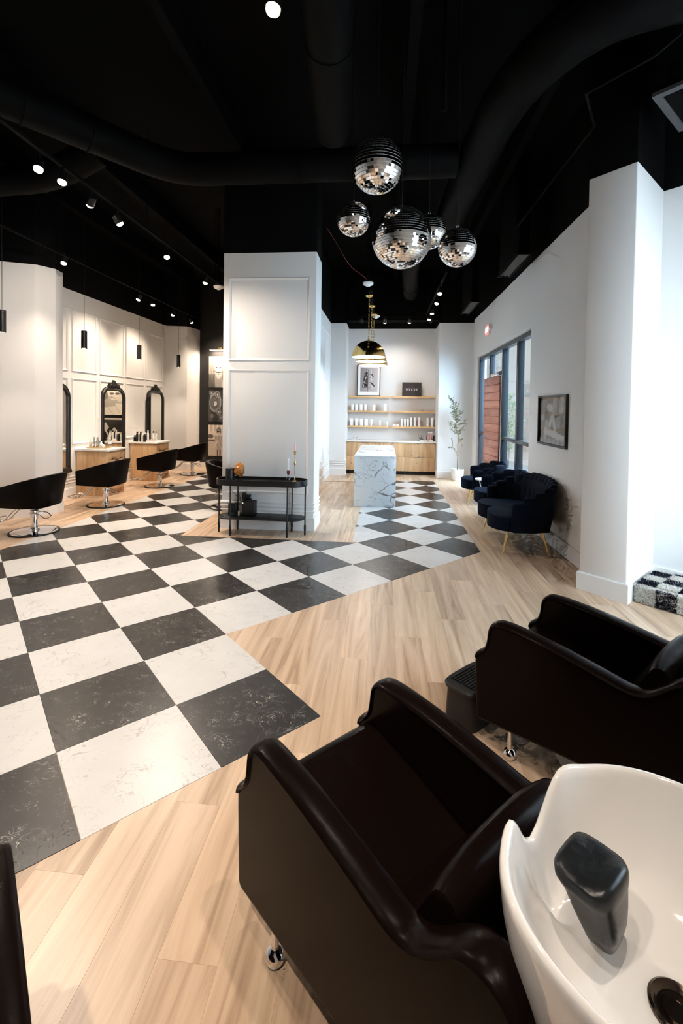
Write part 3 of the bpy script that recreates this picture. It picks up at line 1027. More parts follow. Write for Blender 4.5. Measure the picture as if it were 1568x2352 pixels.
def stadium(hl, r, n=12):
    p = []
    for k in range(n + 1):
        a = -PI / 2 + PI * k / n
        p.append((hl - r + r * math.cos(a), r * math.sin(a)))
    for k in range(n + 1):
        a = PI / 2 + PI * k / n
        p.append((-hl + r + r * math.cos(a), r * math.sin(a)))
    return p


def ring_of(hl, r, z):
    return [(x, y, z) for x, y in stadium(hl, r)]


MB().rings([ring_of(0.62, 0.175, 0.715), ring_of(0.64, 0.195, 0.685), ring_of(0.64, 0.195, 0.765), ring_of(0.625, 0.18, 0.765), ring_of(0.625, 0.18, 0.728)]).build('tray_top', m_blackmetal, ct, smooth=40)
MB().rings([ring_of(0.615, 0.175, 0.222), ring_of(0.62, 0.18, 0.226), ring_of(0.62, 0.18, 0.238), ring_of(0.615, 0.175, 0.242)]).build('lower_shelf', m_blackmetal, ct, smooth=40)
for x, y in ((-0.612, 0.0), (0.612, 0.0), (-0.395, 0.165), (0.395, 0.165), (-0.395, -0.165), (0.395, -0.165)):
    MB().lathe([(0.010, 0.0), (0.013, 0.004), (0.013, 0.06), (0.016, 0.075), (0.016, 0.13), (0.010, 0.15), (0.010, 0.70)], 12, (x, y, 0)).build('leg', m_blackmetal, ct, smooth=50)
TOPZ, SHZ = 0.728, 0.242
sp = thing('speaker', 'small black cylindrical speaker on the console table', 'speaker', (-2.15, 6.31, TOPZ))
MB().lathe([(0.058, 0.0), (0.063, 0.004), (0.063, 0.165), (0.058, 0.172), (0.05, 0.173)], 32).build('speaker_body', m_blackplastic, sp, smooth=40)
MB().lathe([(0.05, 0.1735), (0.047, 0.176), (0.02, 0.176)], 32).build('speaker_top', M('grey_plastic', (0.06, 0.06, 0.06), 0.4), sp, smooth=40)
cy_ = thing('crystal', 'amber citrine cluster on a black stand on the console table', 'crystal', (-2.015, 6.30, TOPZ))
MB().lathe([(0.035, 0.0), (0.035, 0.01), (0.022, 0.02), (0.022, 0.04), (0.036, 0.055), (0.03, 0.06)], 16).build('stand', m_blackplastic, cy_, smooth=40)
m_amber = M('amber_crystal', (0.50, 0.19, 0.04), 0.25, bump=0.6, bscale=25)
cr = MB()
rs = []
rg = random.Random(3)
for k in range(9):
    a = -PI / 2 + PI * (k + 0.5) / 9
    rs.append([((0.078 * math.cos(a) + rg.uniform(-.012, .012)) * math.cos(2 * PI * j / 12), (0.06 * math.cos(a) + rg.uniform(-.01, .01)) * math.sin(2 * PI * j / 12), 0.155 + 0.098 * math.sin(a) + rg.uniform(-.01, .01)) for j in range(12)])
cr.rings(rs)
cr.build('crystal_cluster', m_amber, cy_, smooth=0)
g1 = thing('candle_holder', 'short glass candle holder with burgundy cup and white candle on the console', 'candle holder', (-1.318, 6.28, TOPZ))
MB().lathe([(0.030, 0.0), (0.034, 0.003), (0.033, 0.05), (0.022, 0.085), (0.006, 0.10), (0.006, 0.104)], 20).build('glass_base', m_clear, g1, smooth=60)
MB().lathe([(0.006, 0.104), (0.018, 0.115), (0.022, 0.14), (0.022, 0.165), (0.012, 0.168)], 20).build('cup', M('burgundy_glass', (0.16, 0.02, 0.03), 0.12), g1, smooth=60)
MB().cyl((0, 0, 0.16), (0, 0, 0.332), 0.0105, 0.010, 16).build('candle', M('white_wax', (0.85, 0.82, 0.85), 0.5), g1, smooth=40)
g2 = thing('candle_holder', 'tall slim brass candle holder with pink candle on the console', 'candle holder', (-1.232, 6.30, TOPZ))
MB().lathe([(0.0, 0.0), (0.052, 0.0), (0.052, 0.004), (0.03, 0.016), (0.012, 0.03), (0.006, 0.05), (0.0055, 0.225), (0.014, 0.25), (0.016, 0.265), (0.013, 0.28), (0.006, 0.29), (0.0055, 0.38), (0.014, 0.392), (0.018, 0.43), (0.018, 0.432), (0.006, 0.425)], 20).build('stem', m_brass, g2, smooth=50)
MB().cyl((0, 0, 0.425), (0, 0, 0.54), 0.0125, 0.012, 16).build('candle', M('pink_wax', (0.80, 0.45, 0.52), 0.5), g2, smooth=40)


def dark_box(name, label, cat, x0, x1, y0, y1, h, z=SHZ):
    t = thing(name, label, cat, ((x0 + x1) / 2, (y0 + y1) / 2, z))
    a, b = (x1 - x0) / 2, (y1 - y0) / 2
    MB().box(-a, -b, 0, a, b, h).build('case', m_blackplastic, t, bevel=0.006)
    return t


d1 = dark_box('modem', 'small black modem upright on the console lower shelf', 'modem', -2.165, -2.045, 6.28, 6.34, 0.165)
MB().box(-0.025, -0.032, 0.02, 0.025, -0.0301, 0.026).build('badge', M('grey_print', (0.25, 0.25, 0.25), 0.4), d1, smooth=0)
d2 = dark_box('subwoofer', 'square black subwoofer box on the console lower shelf', 'speaker', -1.975, -1.795, 6.29, 6.42, 0.205)
MB().ball((-0.075, -0.066, 0.18), 0.006, 8, 6).build('power_light', emit('white_led', (1, 1, 1), 3), d2, smooth=60)
bt = thing('small_bottle', 'tiny silver bottle between two black boxes on the console shelf', 'bottle', (-2.01, 6.27, SHZ))
MB().lathe([(0.011, 0), (0.012, 0.003), (0.012, 0.06), (0.007, 0.07), (0.007, 0.078)], 12).build('bottle_body', M('pale_metal', (0.5, 0.46, 0.36), 0.35, 0.6), bt, smooth=50)
MB().lathe([(0.008, 0.078), (0.008, 0.10), (0.003, 0.105)], 12).build('cap', m_blackplastic, bt, smooth=50)
pl = thing('power_adapter', 'black plug adapters in the wall outlet behind the console', 'adapter', (-1.95, 6.49, 0.47))
MB().box(-0.07, -0.05, -0.035, -0.02, 0.015, 0.06).build('adapter_body', m_blackplastic, pl, bevel=0.005)
MB().box(-0.01, -0.06, 0.0, 0.05, 0.015, 0.035).build('adapter_body', m_blackplastic, pl, bevel=0.005)
MB().box(-0.01, -0.055, -0.05, 0.055, 0.015, -0.015).build('adapter_body', m_blackplastic, pl, bevel=0.005)
for k, (lab, pts) in enumerate((('thin black cable hanging from the console top on the left', [(-2.20, 6.42, 0.70), (-2.19, 6.43, 0.60), (-2.14, 6.44, 0.53), (-2.09, 6.44, 0.48), (-2.04, 6.44, 0.44), (-2.05, 6.42, 0.39), (-2.09, 6.38, 0.40)]),
                                ('thin black cable looping between modem and wall plug', [(-2.08, 6.36, 0.405), (-2.07, 6.41, 0.44), (-2.10, 6.44, 0.50), (-2.06, 6.45, 0.50), (-2.03, 6.44, 0.42), (-2.0, 6.46, 0.45)]),
                                ('thin black cable dropping from the crystal to the wall plug', [(-1.97, 6.44, 0.70), (-1.96, 6.45, 0.62), (-1.965, 6.46, 0.54)]))):
    cv = [Vector(p) for p in pts]
    fine = []
    for i in range(len(cv) - 1):
        p0 = cv[max(i - 1, 0)]; p1 = cv[i]; p2 = cv[i + 1]; p3 = cv[min(i + 2, len(cv) - 1)]
        for s in range(6):
            u = s / 6
            fine.append(0.5 * ((2 * p1) + (p2 - p0) * u + (2 * p0 - 5 * p1 + 4 * p2 - p3) * u * u + (3 * p1 - p0 - 3 * p2 + p3) * u ** 3))
    fine.append(cv[-1])
    tag(MB().tube(fine, 0.0028, 6).build('cable', m_blackplastic, smooth=60), lab, 'cable', 'cables under the console')

# ================================================================== MARBLE ISLAND
isl = thing('reception_island', 'white marble waterfall island with black veins under the brass lamps', 'counter', (-0.172, 9.575, 0))
MB().box(-0.375, -1.27, 0.0, 0.375, -1.23, 0.872).build('end_slab', m_marble, isl, smooth=0, bevel=0.002)
MB().box(-0.375, 1.23, 0.0, 0.375, 1.27, 0.872).build('end_slab', m_marble, isl, smooth=0, bevel=0.002)
MB().box(-0.375, -1.23, 0.0, -0.345, 1.23, 0.872).build('side_slab', m_marble, isl, smooth=0)
MB().box(0.345, -1.23, 0.0, 0.375, 1.23, 0.872).build('side_slab', m_marble, isl, smooth=0)
MB().box(-0.375, -1.27, 0.872, 0.375, 1.27, 0.912).build('top_slab', m_marble, isl, smooth=0, bevel=0.002)

# ================================================================== BACK ALCOVE
for k, (x0, x1, lab) in enumerate(((-1.035, -0.25, 'knotty oak base cabinet on the left of the back counter'), (-0.248, 0.53, 'knotty oak base cabinet behind the marble island'), (0.532, 1.335, 'knotty oak base cabinet on the right with a silver edge pull'))):
    t = thing('base_cabinet', lab, 'cabinet', ((x0 + x1) / 2, 12.42, 0), 0, 'oak base cabinets in the alcove')
    h = (x1 - x0) / 2
    MB().box(-h, 0.02, 0.10, h, 0.52, 0.86).build('carcass', m_oak, t, smooth=0)
    MB().box(-h, 0.07, 0.0, h, 0.09, 0.10).build('toe_kick', m_blackwall, t, smooth=0)
    for z0, z1 in ((0.102, 0.474), (0.478, 0.856)):
        d = MB().box(-h + 0.0015, 0.0, z0, h - 0.0015, 0.02, z1).build('drawer', m_oak, t, smooth=0, bevel=0.0015)
        if k == 2 and z0 < 0.3 or k < 2:
            MB().box(-0.09, -0.012, z1 - 0.010, 0.09, 0.002, z1 + 0.001).build('edge_pull', m_chrome, d, smooth=0)
tag(MB().box(-1.04, 12.39, 0.862, 1.34, 12.95, 0.897).build('countertop', m_quartz, smooth=0, bevel=0.003), 'long white quartz countertop over the alcove cabinets', 'countertop')
SHF = {}
for r, (z, rn) in enumerate(((2.085, 'top'), (1.685, 'middle'), (1.268, 'lowest'))):
    for s, (x0, x1, sn) in enumerate(((-1.035, 0.085, 'left'), (0.175, 1.335, 'right'))):
        tag(MB().box(x0, 12.70, z - 0.035, x1, 12.95, z + 0.012).build('wall_shelf', m_shelf, smooth=0, bevel=0.002), '%s oak floating shelf on the %s side of the alcove' % (rn, sn), 'shelf', 'oak floating shelves')
    SHF[r] = z + 0.012


# ================================================================== SHELL CHAIRS
def shell_seat(name, label, cat, loc, W, D, n, lobes, zback, zarm, rotz=0.0, grp='navy scalloped velvet seats'):
    t = thing(name, label, cat, loc, rotz, grp)
    hw = W / 2
    # seat with rounded lobes towards -x
    P = []
    nl = 28
    for k in range(nl * lobes + 1):
        y = -hw + 0.05 + (W - 0.10) * k / (nl * lobes)
        f = (k / nl) % 1.0
        if k == nl * lobes: f = 1.0
        bul = math.sin(PI * f) ** 0.55 if lobes > 1 else math.sin(PI * f) ** 0.5
        P.append((-D / 2 + 0.17 - 0.17 * bul, y))
    P += [(D / 2 - 0.10, hw - 0.05), (D / 2 - 0.10, -hw + 0.05)]
    cxx = sum(p[0] for p in P) / len(P)

    def rg(sc, z):
        return [(cxx + (x - cxx) * sc, y * sc, z) for x, y in P]
    MB().rings([rg(0.93, 0.285), rg(0.985, 0.292), rg(1.0, 0.31), rg(1.0, 0.40), rg(1.012, 0.415), rg(1.012, 0.435), rg(0.99, 0.452), rg(0.95, 0.462), rg(0.8, 0.468)]).build('seat', m_velvet, t, smooth=60)
    # channelled shell back: upright petals round a U
    U = []
    xs0 = -D / 2 + 0.22
    tot = 400
    for k in range(tot + 1):
        a = -PI / 2 + PI * k / tot
        ex = 0.62
        x = xs0 + (D / 2 - xs0) * math.copysign(abs(math.cos(a)) ** ex, math.cos(a))
        y = hw * math.copysign(abs(math.sin(a)) ** ex, math.sin(a))
        U.append(Vector((x, y)))
    L = [0.0]
    for k in range(tot): L.append(L[-1] + (U[k + 1] - U[k]).length)

    def at(s):
        for k in range(tot):
            if L[k + 1] >= s:
                f = (s - L[k]) / max(L[k + 1] - L[k], 1e-6)
                d = (U[min(k + 2, tot)] - U[max(k - 1, 0)]).normalized()
                return U[k] + (U[k + 1] - U[k]) * f, d
        return U[-1], (U[-1] - U[-3]).normalized()
    step = L[-1] / n
    for k in range(n):
        p, d = at((k + 0.5) * step)
        nrm = Vector((d.y, -d.x))
        q = (p.x - xs0) / (D / 2 - xs0)
        zt = zarm + (zback - zarm) * min(1, max(0, q)) ** 0.85
        rs = []
        for z, a, b, o in ((0.29, 0.62, 0.030, -0.045), (0.31, 0.66, 0.040, -0.04), (0.46, 0.68, 0.046, -0.02), (zt - 0.10, 0.70, 0.046, 0.03 * q + 0.0), (zt - 0.045, 0.70, 0.044, 0.045 * q), (zt - 0.018, 0.62, 0.036, 0.052 * q), (zt - 0.005, 0.45, 0.024, 0.055 * q), (zt, 0.22, 0.012, 0.055 * q)):
            r = []
            for j in range(14):
                c, s = math.cos(2 * PI * j / 14), math.sin(2 * PI * j / 14)
                w = p + d * (step * a * math.copysign(abs(c) ** 0.8, c)) + nrm * (b * math.copysign(abs(s) ** 0.9, s) + o)
                r.append((w.x, w.y, z))
            rs.append(r)
        MB().rings(rs).build('back_channel', m_velvet, t, smooth=70)
    # smooth upholstered outside of the shell
    rs = []
    ns = 56
    for k in range(ns + 1):
        p, d = at(L[-1] * (0.002 + 0.996 * k / ns))
        nrm = Vector((d.y, -d.x))
        q = min(1, max(0, (p.x - xs0) / (D / 2 - xs0)))
        zt = zarm + (zback - zarm) * q ** 0.85 - 0.022
        r = []
        for o, z in ((-0.03, 0.288), (0.006, 0.292), (0.016, 0.31), (0.030 + 0.02 * q, 0.46), (0.047 + 0.032 * q, zt - 0.10), (0.044 + 0.05 * q, zt - 0.03), (0.028 + 0.055 * q, zt - 0.004), (0.0 + 0.055 * q, zt), (-0.03, zt - 0.10), (-0.03, 0.46)):
            w = p + nrm * o
            r.append((w.x, w.y, z))
        rs.append(r)
    MB().rings(rs).build('outer_shell', m_velvet, t, smooth=70)
    for sx, sy in ((-1, -1), (-1, 1), (1, -1), (1, 1)):
        x = -D / 2 + 0.20 if sx < 0 else D / 2 - 0.16
        y = sy * (hw - 0.14)
        MB().tube([(x, y, 0.295), (x + sx * 0.07, y + sy * 0.03, 0.0)], [0.017, 0.010], 12).build('leg', m_gold, t, smooth=50)
    return t


shell_seat('velvet_loveseat', 'wide dark velvet loveseat with scalloped back, nearest on the right', 'loveseat', (1.71, 6.40, 0), 1.36, 0.76, 17, 2, 0.90, 0.60)
shell_seat('velvet_armchair', 'navy velvet scalloped armchair in the middle, next to the loveseat', 'armchair', (1.83, 7.72, 0), 0.74, 0.74, 9, 1, 0.80, 0.62, 0.0)
shell_seat('velvet_armchair', 'navy velvet scalloped armchair farthest back, below the window', 'armchair', (1.83, 9.02, 0), 0.74, 0.74, 9, 1, 0.80, 0.62, -0.12)
tb = thing('side_table', 'small round white side table between the two navy armchairs', 'side table', (1.76, 8.35, 0))
MB().lathe([(0.15, 0.53), (0.17, 0.535), (0.17, 0.55), (0.15, 0.555)], 32).build('table_top', m_white, tb, smooth=40)
for k in range(3):
    a = 2 * PI * k / 3 + 0.5
    MB().tube([(0.10 * math.cos(a), 0.10 * math.sin(a), 0.53), (0.05 * math.cos(a), 0.05 * math.sin(a), 0.30), (0.14 * math.cos(a), 0.14 * math.sin(a), 0.0)], 0.008, 8).build('leg', m_white, tb, smooth=60)

# ================================================================== SHOP FRONT
FX0, FX1 = 2.25, 2.36
sf = MB().box(FX0, 7.38, 2.95, FX1, 11.55, 3.03).build('window_1', m_frameblue, smooth=0)
struct(sf)


def frame_bar(y0, y1, z0, z1, nm='window_mullion'):
    return MB().box(FX0, y0, z0, FX1, y1, z1).build(nm, m_frameblue, sf, smooth=0, bevel=0.004)


frame_bar(11.45, 11.55, 0, 2.95)
frame_bar(10.36, 10.46, 0, 2.95)
frame_bar(9.24, 9.36, 0, 2.95)
frame_bar(8.22, 8.33, 0, 2.95)
frame_bar(7.38, 7.44, 0, 2.95)
frame_bar(10.46, 11.45, 1.19, 1.25, 'window_rail')
frame_bar(8.33, 9.24, 1.19, 1.25, 'window_rail')
frame_bar(7.44, 8.22, 1.19, 1.25, 'window_rail')
frame_bar(9.36, 10.36, 2.46, 2.54, 'door_header')
for y0, y1 in ((10.46, 11.45), (8.33, 9.24), (7.44, 8.22)):
    frame_bar(y0, y1, 0.0, 0.08, 'window_rail')
    for z0, z1 in ((0.08, 1.19), (1.25, 2.95)):
        MB().box(2.30, y0, z0, 2.306, y1, z1).build('window_pane', m_glass, sf, smooth=0)
MB().box(2.30, 9.36, 2.54, 2.306, 10.36, 2.95).build('window_pane', m_glass, sf, smooth=0)


def text_mesh(txt, size, mat, name, parent, mw, extrude=0.001, spacing=1.0):
    cu = bpy.data.curves.new(name, 'FONT'); cu.body = txt; cu.size = size; cu.extrude = extrude; cu.align_x = 'CENTER'; cu.align_y = 'CENTER'; cu.space_character = spacing
    tmp = bpy.data.objects.new('tmp_text', cu); COL.objects.link(tmp)
    dg = bpy.context.evaluated_depsgraph_get()
    me = bpy.data.meshes.new_from_object(tmp.evaluated_get(dg))
    bpy.data.objects.remove(tmp)
    me.materials.clear(); me.materials.append(mat)
    o = bpy.data.objects.new(name, me); COL.objects.link(o)
    o.matrix_world = mw
    if parent: o.parent = parent
    return o


# house number on the transom, reads from outside (text faces +x)
text_mesh('108', 0.26, M('white_vinyl', (0.85, 0.87, 0.88), 0.5), 'house_number', sf, Matrix(((0, 0, 1, 2.309), (1, 0, 0, 9.84), (0, 1, 0, 2.70), (0, 0, 0, 1))))

# door leaf of cedar boards, ajar into the room
dr = MB().box(0, 0.0, 0.02, 0.012, 0.99, 2.44).build('door_1', m_redwood, smooth=0)
struct(dr)
dr.location = (2.235, 9.37, 0)
dr.rotation_euler = (0, 0, math.radians(4.5))
nb = 15
pmesh = None
for k in range(nb):
    z = 0.02 + k * 2.42 / nb
    if pmesh is None:
        o = MB().box(-0.0125, -0.495, 0.002, 0.0125, 0.495, 2.42 / nb - 0.002).build('door_plank', m_redwood, dr, smooth=0, bevel=0.004, seg=1)
        pmesh = o.data
    else:
        o = bpy.data.objects.new('door_plank', pmesh); COL.objects.link(o); o.parent = dr
        md = o.modifiers.new('bevel', 'BEVEL'); md.width = 0.004; md.segments = 1
    o.location = (-0.013, 0.495, z)
MB().box(-0.028, 0.975, 0.02, 0.014, 1.0, 2.44).build('door_edge', m_redwood, dr, smooth=0)
tag(MB().box(2.20, 9.55, 2.47, 2.25, 10.1, 2.52).build('door_closer', m_white, smooth=0, bevel=0.004), 'pale door closer bar above the red wooden door', 'door closer')

# outside: paving and a pale building opposite, seen through the glass
struct(MB().box(2.42, -4, -0.08, 16, 26, -0.02).build('floor_outside', M('concrete_paving', (0.42, 0.42, 0.41), 0.8, bump=0.2, bscale=12), smooth=0))
ob = thing('opposite_building', 'pale rendered building seen through the shop window glass', 'building', (9.5, 14.0, -0.02))
MB().box(0, -16, 0, 0.4, 14, 6.5).build('facade_wall', M('pale_render', (0.52, 0.50, 0.47), 0.85, bump=0.2, bscale=8), ob, smooth=0)
for k in range(9):
    y = -13.5 + k * 3.0
    wf = MB().box(-0.06, y, 0.9, 0.01, y + 1.6, 2.9).build('facade_window', m_frameblue, ob, smooth=0)
    MB().box(-0.07, y + 0.08, 0.98, -0.062, y + 1.52, 2.82).build('facade_pane', M('dark_pane', (0.10, 0.13, 0.15), 0.08) if 'dark_pane' not in bpy.data.materials else bpy.data.materials['dark_pane'], wf, smooth=0)
    MB().box(-0.03, y + 0.2, 4.1, 0.01, y + 1.4, 5.4).build('facade_window', m_frameblue, ob, smooth=0)

MB().box(-7.0, 8.0, 0, 0.0, 8.3, 6.5).build('facade_wall', bpy.data.materials['pale_render'], ob, smooth=0)
for k in range(6):
    MB().box(-6.9, 7.985, 0.6 + k * 0.62, -0.1, 8.0, 0.62 + k * 0.62).build('facade_joint', M('joint_grey', (0.30, 0.30, 0.29), 0.8) if 'joint_grey' not in bpy.data.materials else bpy.data.materials['joint_grey'], ob, smooth=0)
sh = thing('garden_shrub', 'green leafy shrub outside, seen through the shop window', 'shrub', (3.75, 14.6, -0.02))
MB().tube([(0, 0, 0), (0.03, 0, 0.6), (0.0, 0.05, 1.6)], [0.03, 0.025, 0.012], 8).build('stem', M('shrub_bark', (0.18, 0.13, 0.09), 0.9), sh, smooth=60)
rg = random.Random(21); lf = MB()
for k in range(700):
    a = rg.uniform(0, 2 * PI); z = rg.uniform(0.5, 2.3); r = 0.30 * math.sqrt(rg.random()) * (1.15 - abs(z - 1.3) / 1.4)
    q = Vector((r * math.cos(a), r * math.sin(a), z)); d = Vector((rg.uniform(-1, 1), rg.uniform(-1, 1), rg.uniform(-.6, .8))).normalized()
    s = d.cross(Vector((rg.uniform(-1, 1), rg.uniform(-1, 1), 1))).normalized() * 0.022
    lf.add([q, q + d * 0.04 + s, q + d * 0.09, q + d * 0.04 - s], [(0, 1, 2, 3)])
tag(lf.build('foliage', M('shrub_leaf', (0.16, 0.30, 0.12), 0.6), sh, smooth=0), kind='stuff')

# ================================================================== EXIT SIGN, WALL PICTURE, OUTLETS
ex = thing('exit_sign', 'red exit sign with two emergency lamp heads over the shop door', 'exit sign', (2.2, 10.3, 3.48))
MB().box(-0.05, -0.16, -0.11, 0.0, 0.16, 0.11).build('housing', m_white, ex, bevel=0.006)
MB().box(-0.054, -0.145, -0.095, -0.0505, 0.145, 0.095).build('lit_face', m_exit, ex, smooth=0)
text_mesh('EXIT', 0.15, emit('exit_letters', (1.0, 0.75, 0.72), 2.2), 'lettering', ex, Matrix(((0, 0, -1, -0.0555), (-1, 0, 0, 0.0), (0, 1, 0, 0), (0, 0, 0, 1))), 0.0008)
for s in (-1, 1):
    h = MB().lathe([(0.02, -0.035), (0.045, -0.02), (0.05, 0.02), (0.04, 0.035)], 16).build('lamp_head', m_white, ex, smooth=40)
    h.location = (-0.03, s * 0.22, 0.02); h.rotation_euler = (0, -PI / 2, 0)


def cover(label, loc, nrm):
    t = thing('wall_outlet', label, 'outlet', loc)
    x, y = nrm
    if abs(x) > abs(y):
        MB().box(min(0, x * 0.006), -0.035, -0.058, max(0, x * 0.006), 0.035, 0.058).build('cover_plate', m_white, t, bevel=0.002)
        for z in (-0.025, 0.025):
            MB().box(min(x * 0.006, x * 0.010), -0.018, z - 0.016, max(x * 0.006, x * 0.010), 0.018, z + 0.016).build('socket', m_white, t, bevel=0.002)
    else:
        MB().box(-0.035, min(0, y * 0.006), -0.058, 0.035, max(0, y * 0.006), 0.058).build('cover_plate', m_white, t, bevel=0.002)
    return t


cover('white wall outlet beside the loveseat on the right wall', (2.2, 5.66, 0.485), (-1, 0))
cover('white wall plate beside the middle arched mirror', (WX, 9.12, 1.50), (1, 0))
cover('white wall plate beside the farthest arched mirror', (WX, 10.97, 1.50), (1, 0))


# ---- prints: flat pictures as coloured grids
def print_mat(name, rough=0.4):
    m, nt, b, N, L = pbsdf(name)
    a = N.new('ShaderNodeVertexColor'); a.layer_name = 'ink'
    L.new(a.outputs['Color'], b.inputs['Base Color'])
    b.inputs['Roughness'].default_value = rough
    return m


m_print = print_mat('photo_print', 0.45)
m_printgl = print_mat('glazed_print', 0.06)


def print_grid(name, w, h, nx, ny, fn, mat, parent, place):
    """fn(s, t) -> rgb with s, t in 0..1 from the lower left; place(s*w, t*h) -> point"""
    vs = []; cs = []
    for j in range(ny + 1):
        for i in range(nx + 1):
            s, t = i / nx, j / ny
            vs.append(place((s - 0.5) * w, t * h)); cs.append(fn(s, t))
    fs = [(j * (nx + 1) + i, j * (nx + 1) + i + 1, (j + 1) * (nx + 1) + i + 1, (j + 1) * (nx + 1) + i) for j in range(ny) for i in range(nx)]
    me = bpy.data.meshes.new(name); me.from_pydata(vs, [], fs); me.materials.append(mat)
    ca = me.color_attributes.new('ink', 'FLOAT_COLOR', 'POINT')
    for k, c in enumerate(cs):
        ca.data[k].color = (*c, 1)
    o = bpy.data.objects.new(name, me); COL.objects.link(o)
    if parent: o.parent = parent
    return o


def ell(s, t, cx, cy, rx, ry):
    return ((s - cx) / rx) ** 2 + ((t - cy) / ry) ** 2 < 1


def gr(v, tint=(1.0, 0.93, 0.84)):
    return (v * tint[0], v * tint[1], v * tint[2])


def seg(s, t, x0, y0, x1, y1, w):
    dx, dy = x1 - x0, y1 - y0
    k = max(0, min(1, ((s - x0) * dx + (t - y0) * dy) / (dx * dx + dy * dy)))
    return math.hypot(s - x0 - k * dx, t - y0 - k * dy) < w


def art_moustache(s, t):
    s = min(1.0, s * 1.6)
    v = 0.55 - 0.25 * t
    if ell(s, t, 0.55, 0.52, 0.50, 0.60): v = 0.22 + 0.34 * abs(math.sin(s * 21 + t * 5)) * (0.35 + 0.65 * t)
    if t < 0.42 and s < 0.45: v = 0.05 + 0.30 * abs(math.sin(s * 30 + t * 8)) * (t + 0.15)
    if ell(s, t, 0.70, 0.12, 0.22, 0.24): v = 0.34
    d = ((s - 0.68) / 0.27) ** 2 + ((t - 0.58) / 0.31) ** 2
    if d < 1: v = 0.78 - 0.30 * d * (1 if s < 0.68 else 0.6)
    for cx in (0.56, 0.81):
        if ell(s, t, cx, 0.64, 0.062, 0.024): v = 0.10
        if seg(s, t, cx - 0.075, 0.692, cx + 0.07, 0.70, 0.008): v = 0.30
    if seg(s, t, 0.69, 0.60, 0.68, 0.53, 0.010): v = 0.55
    if ell(s, t, 0.69, 0.525, 0.035, 0.014): v = 0.40
    if seg(s, t, 0.40, 0.53, 0.58, 0.475, 0.012) or seg(s, t, 0.58, 0.475, 0.98, 0.50, 0.017): v = 0.05
    if ell(s, t, 0.69, 0.425, 0.065, 0.018): v = 0.16
    return gr(v)


def art_bubbles(s, t):
    s = min(1.0, s * 1.6)
    v = 0.035 + 0.05 * max(0, math.sin(9 * s + 4 * t))
    for cx, cy, r in ((0.48, 0.62, 0.42), (0.62, 0.88, 0.16), (0.72, 0.33, 0.16), (0.18, 0.93, 0.12), (0.25, 0.18, 0.08), (0.88, 0.15, 0.1)):
        d = math.hypot(s - cx, (t - cy) * 1.35)
        if d < r:
            e = d / r
            v = 0.05 + 0.36 * e ** 7 + (0.5 if math.hypot(s - cx, (t - cy + 0.1 * r) * 1.35) < r * 0.25 else 0) + 0.09 * abs(math.sin(7 * e + 5 * s))
    return gr(min(v, 0.85), (0.98, 0.97, 0.95))


def art_street(s, t):
    s = min(1.0, s * 1.6)
    v = 0.75 if t > 0.55 else 0.50
    if t > 0.8: v = 0.55 + 0.3 * (math.sin(22 * s) > 0.2)
    if t < 0.5 and abs(s - 0.2) < 0.3: v = 0.55
    if ell(s, t, 0.15, 0.63, 0.22, 0.07): v = 0.12
    if seg(s, t, 0.02, 0.50, 0.5, 0.50, 0.02): v = 0.10
    if ell(s, t, 0.75, 0.80, 0.17, 0.13): v = 0.20
    if ell(s, t, 0.73, 0.76, 0.10, 0.09): v = 0.65
    if ell(s, t, 0.70, 0.785, 0.11, 0.03): v = 0.05
    if 0.45 < s < 0.98 and 0.2 < t < 0.66 and abs(s - 0.72) < 0.12 + 0.28 * t: v = 0.28 + 0.2 * abs(math.sin(14 * s + 9 * t))
    if seg(s, t, 0.42, 0.30, 0.62, 0.46, 0.05): v = 0.62
    if t < 0.2 and (abs(s - 0.66) < 0.05 or abs(s - 0.84) < 0.05): v = 0.10
    return gr(v, (1.0, 0.86, 0.74))


def art_towel(s, t):
    s = 1 - s
    v = 0.30 + 0.25 * t
    if s < 0.3 and t > 0.3: v = 0.10
    if ell(s, t, 0.52, 0.28, 0.55, 0.35) and t < 0.62: v = 0.42 - 0.25 * max(0, 0.4 - s)
    if ell(s, t, 0.56, 0.72, 0.22, 0.19): v = 0.72
    if ell(s, t, 0.50, 0.92, 0.33, 0.14) or (0.22 < s < 0.42 and 0.66 < t < 0.95 and s > 0.22 + 0.6 * (0.9 - t)): v = 0.86
    for cx in (0.46, 0.70):
        if ell(s, t, cx, 0.775, 0.10, 0.045): v = 0.03
    if seg(s, t, 0.38, 0.66, 0.62, 0.60, 0.012): v = 0.1
    if ell(s, t, 0.80, 0.60, 0.12, 0.12): v = 0.70
    if t < 0.26 + 0.1 * s or (s > 0.62 and t < 0.42): v = 0.84 - 0.12 * (abs(math.sin(9 * s + 7 * t)) > 0.93)
    return gr(v, (1.0, 0.92, 0.80))


def art_board(s, t):
    if s < 0.07 or s > 0.93 or t < 0.05 or t > 0.95: return gr(0.80)
    s2 = 1 - s
    v = 0.02 + 0.03 * max(0, math.sin(7 * t + 3 * s))
    if seg(s2, t, 0.30, 0.36, 0.58, 0.66, 0.055): v = 0.74
    if abs(s2 - 0.2) + abs(t - 0.72) < 0.15: v = 0.80
    if seg(s2, t, 0.24, 0.58, 0.30, 0.50, 0.03): v = 0.7
    if ell(s2, t, 0.72, 0.22, 0.14, 0.10) or ell(s2, t, 0.6, 0.08, 0.34, 0.09): v = 0.55
    if ell(s2, t, 0.5, 0.36, 0.03, 0.025): v = 0.8
    return gr(v)


FY = 12.828


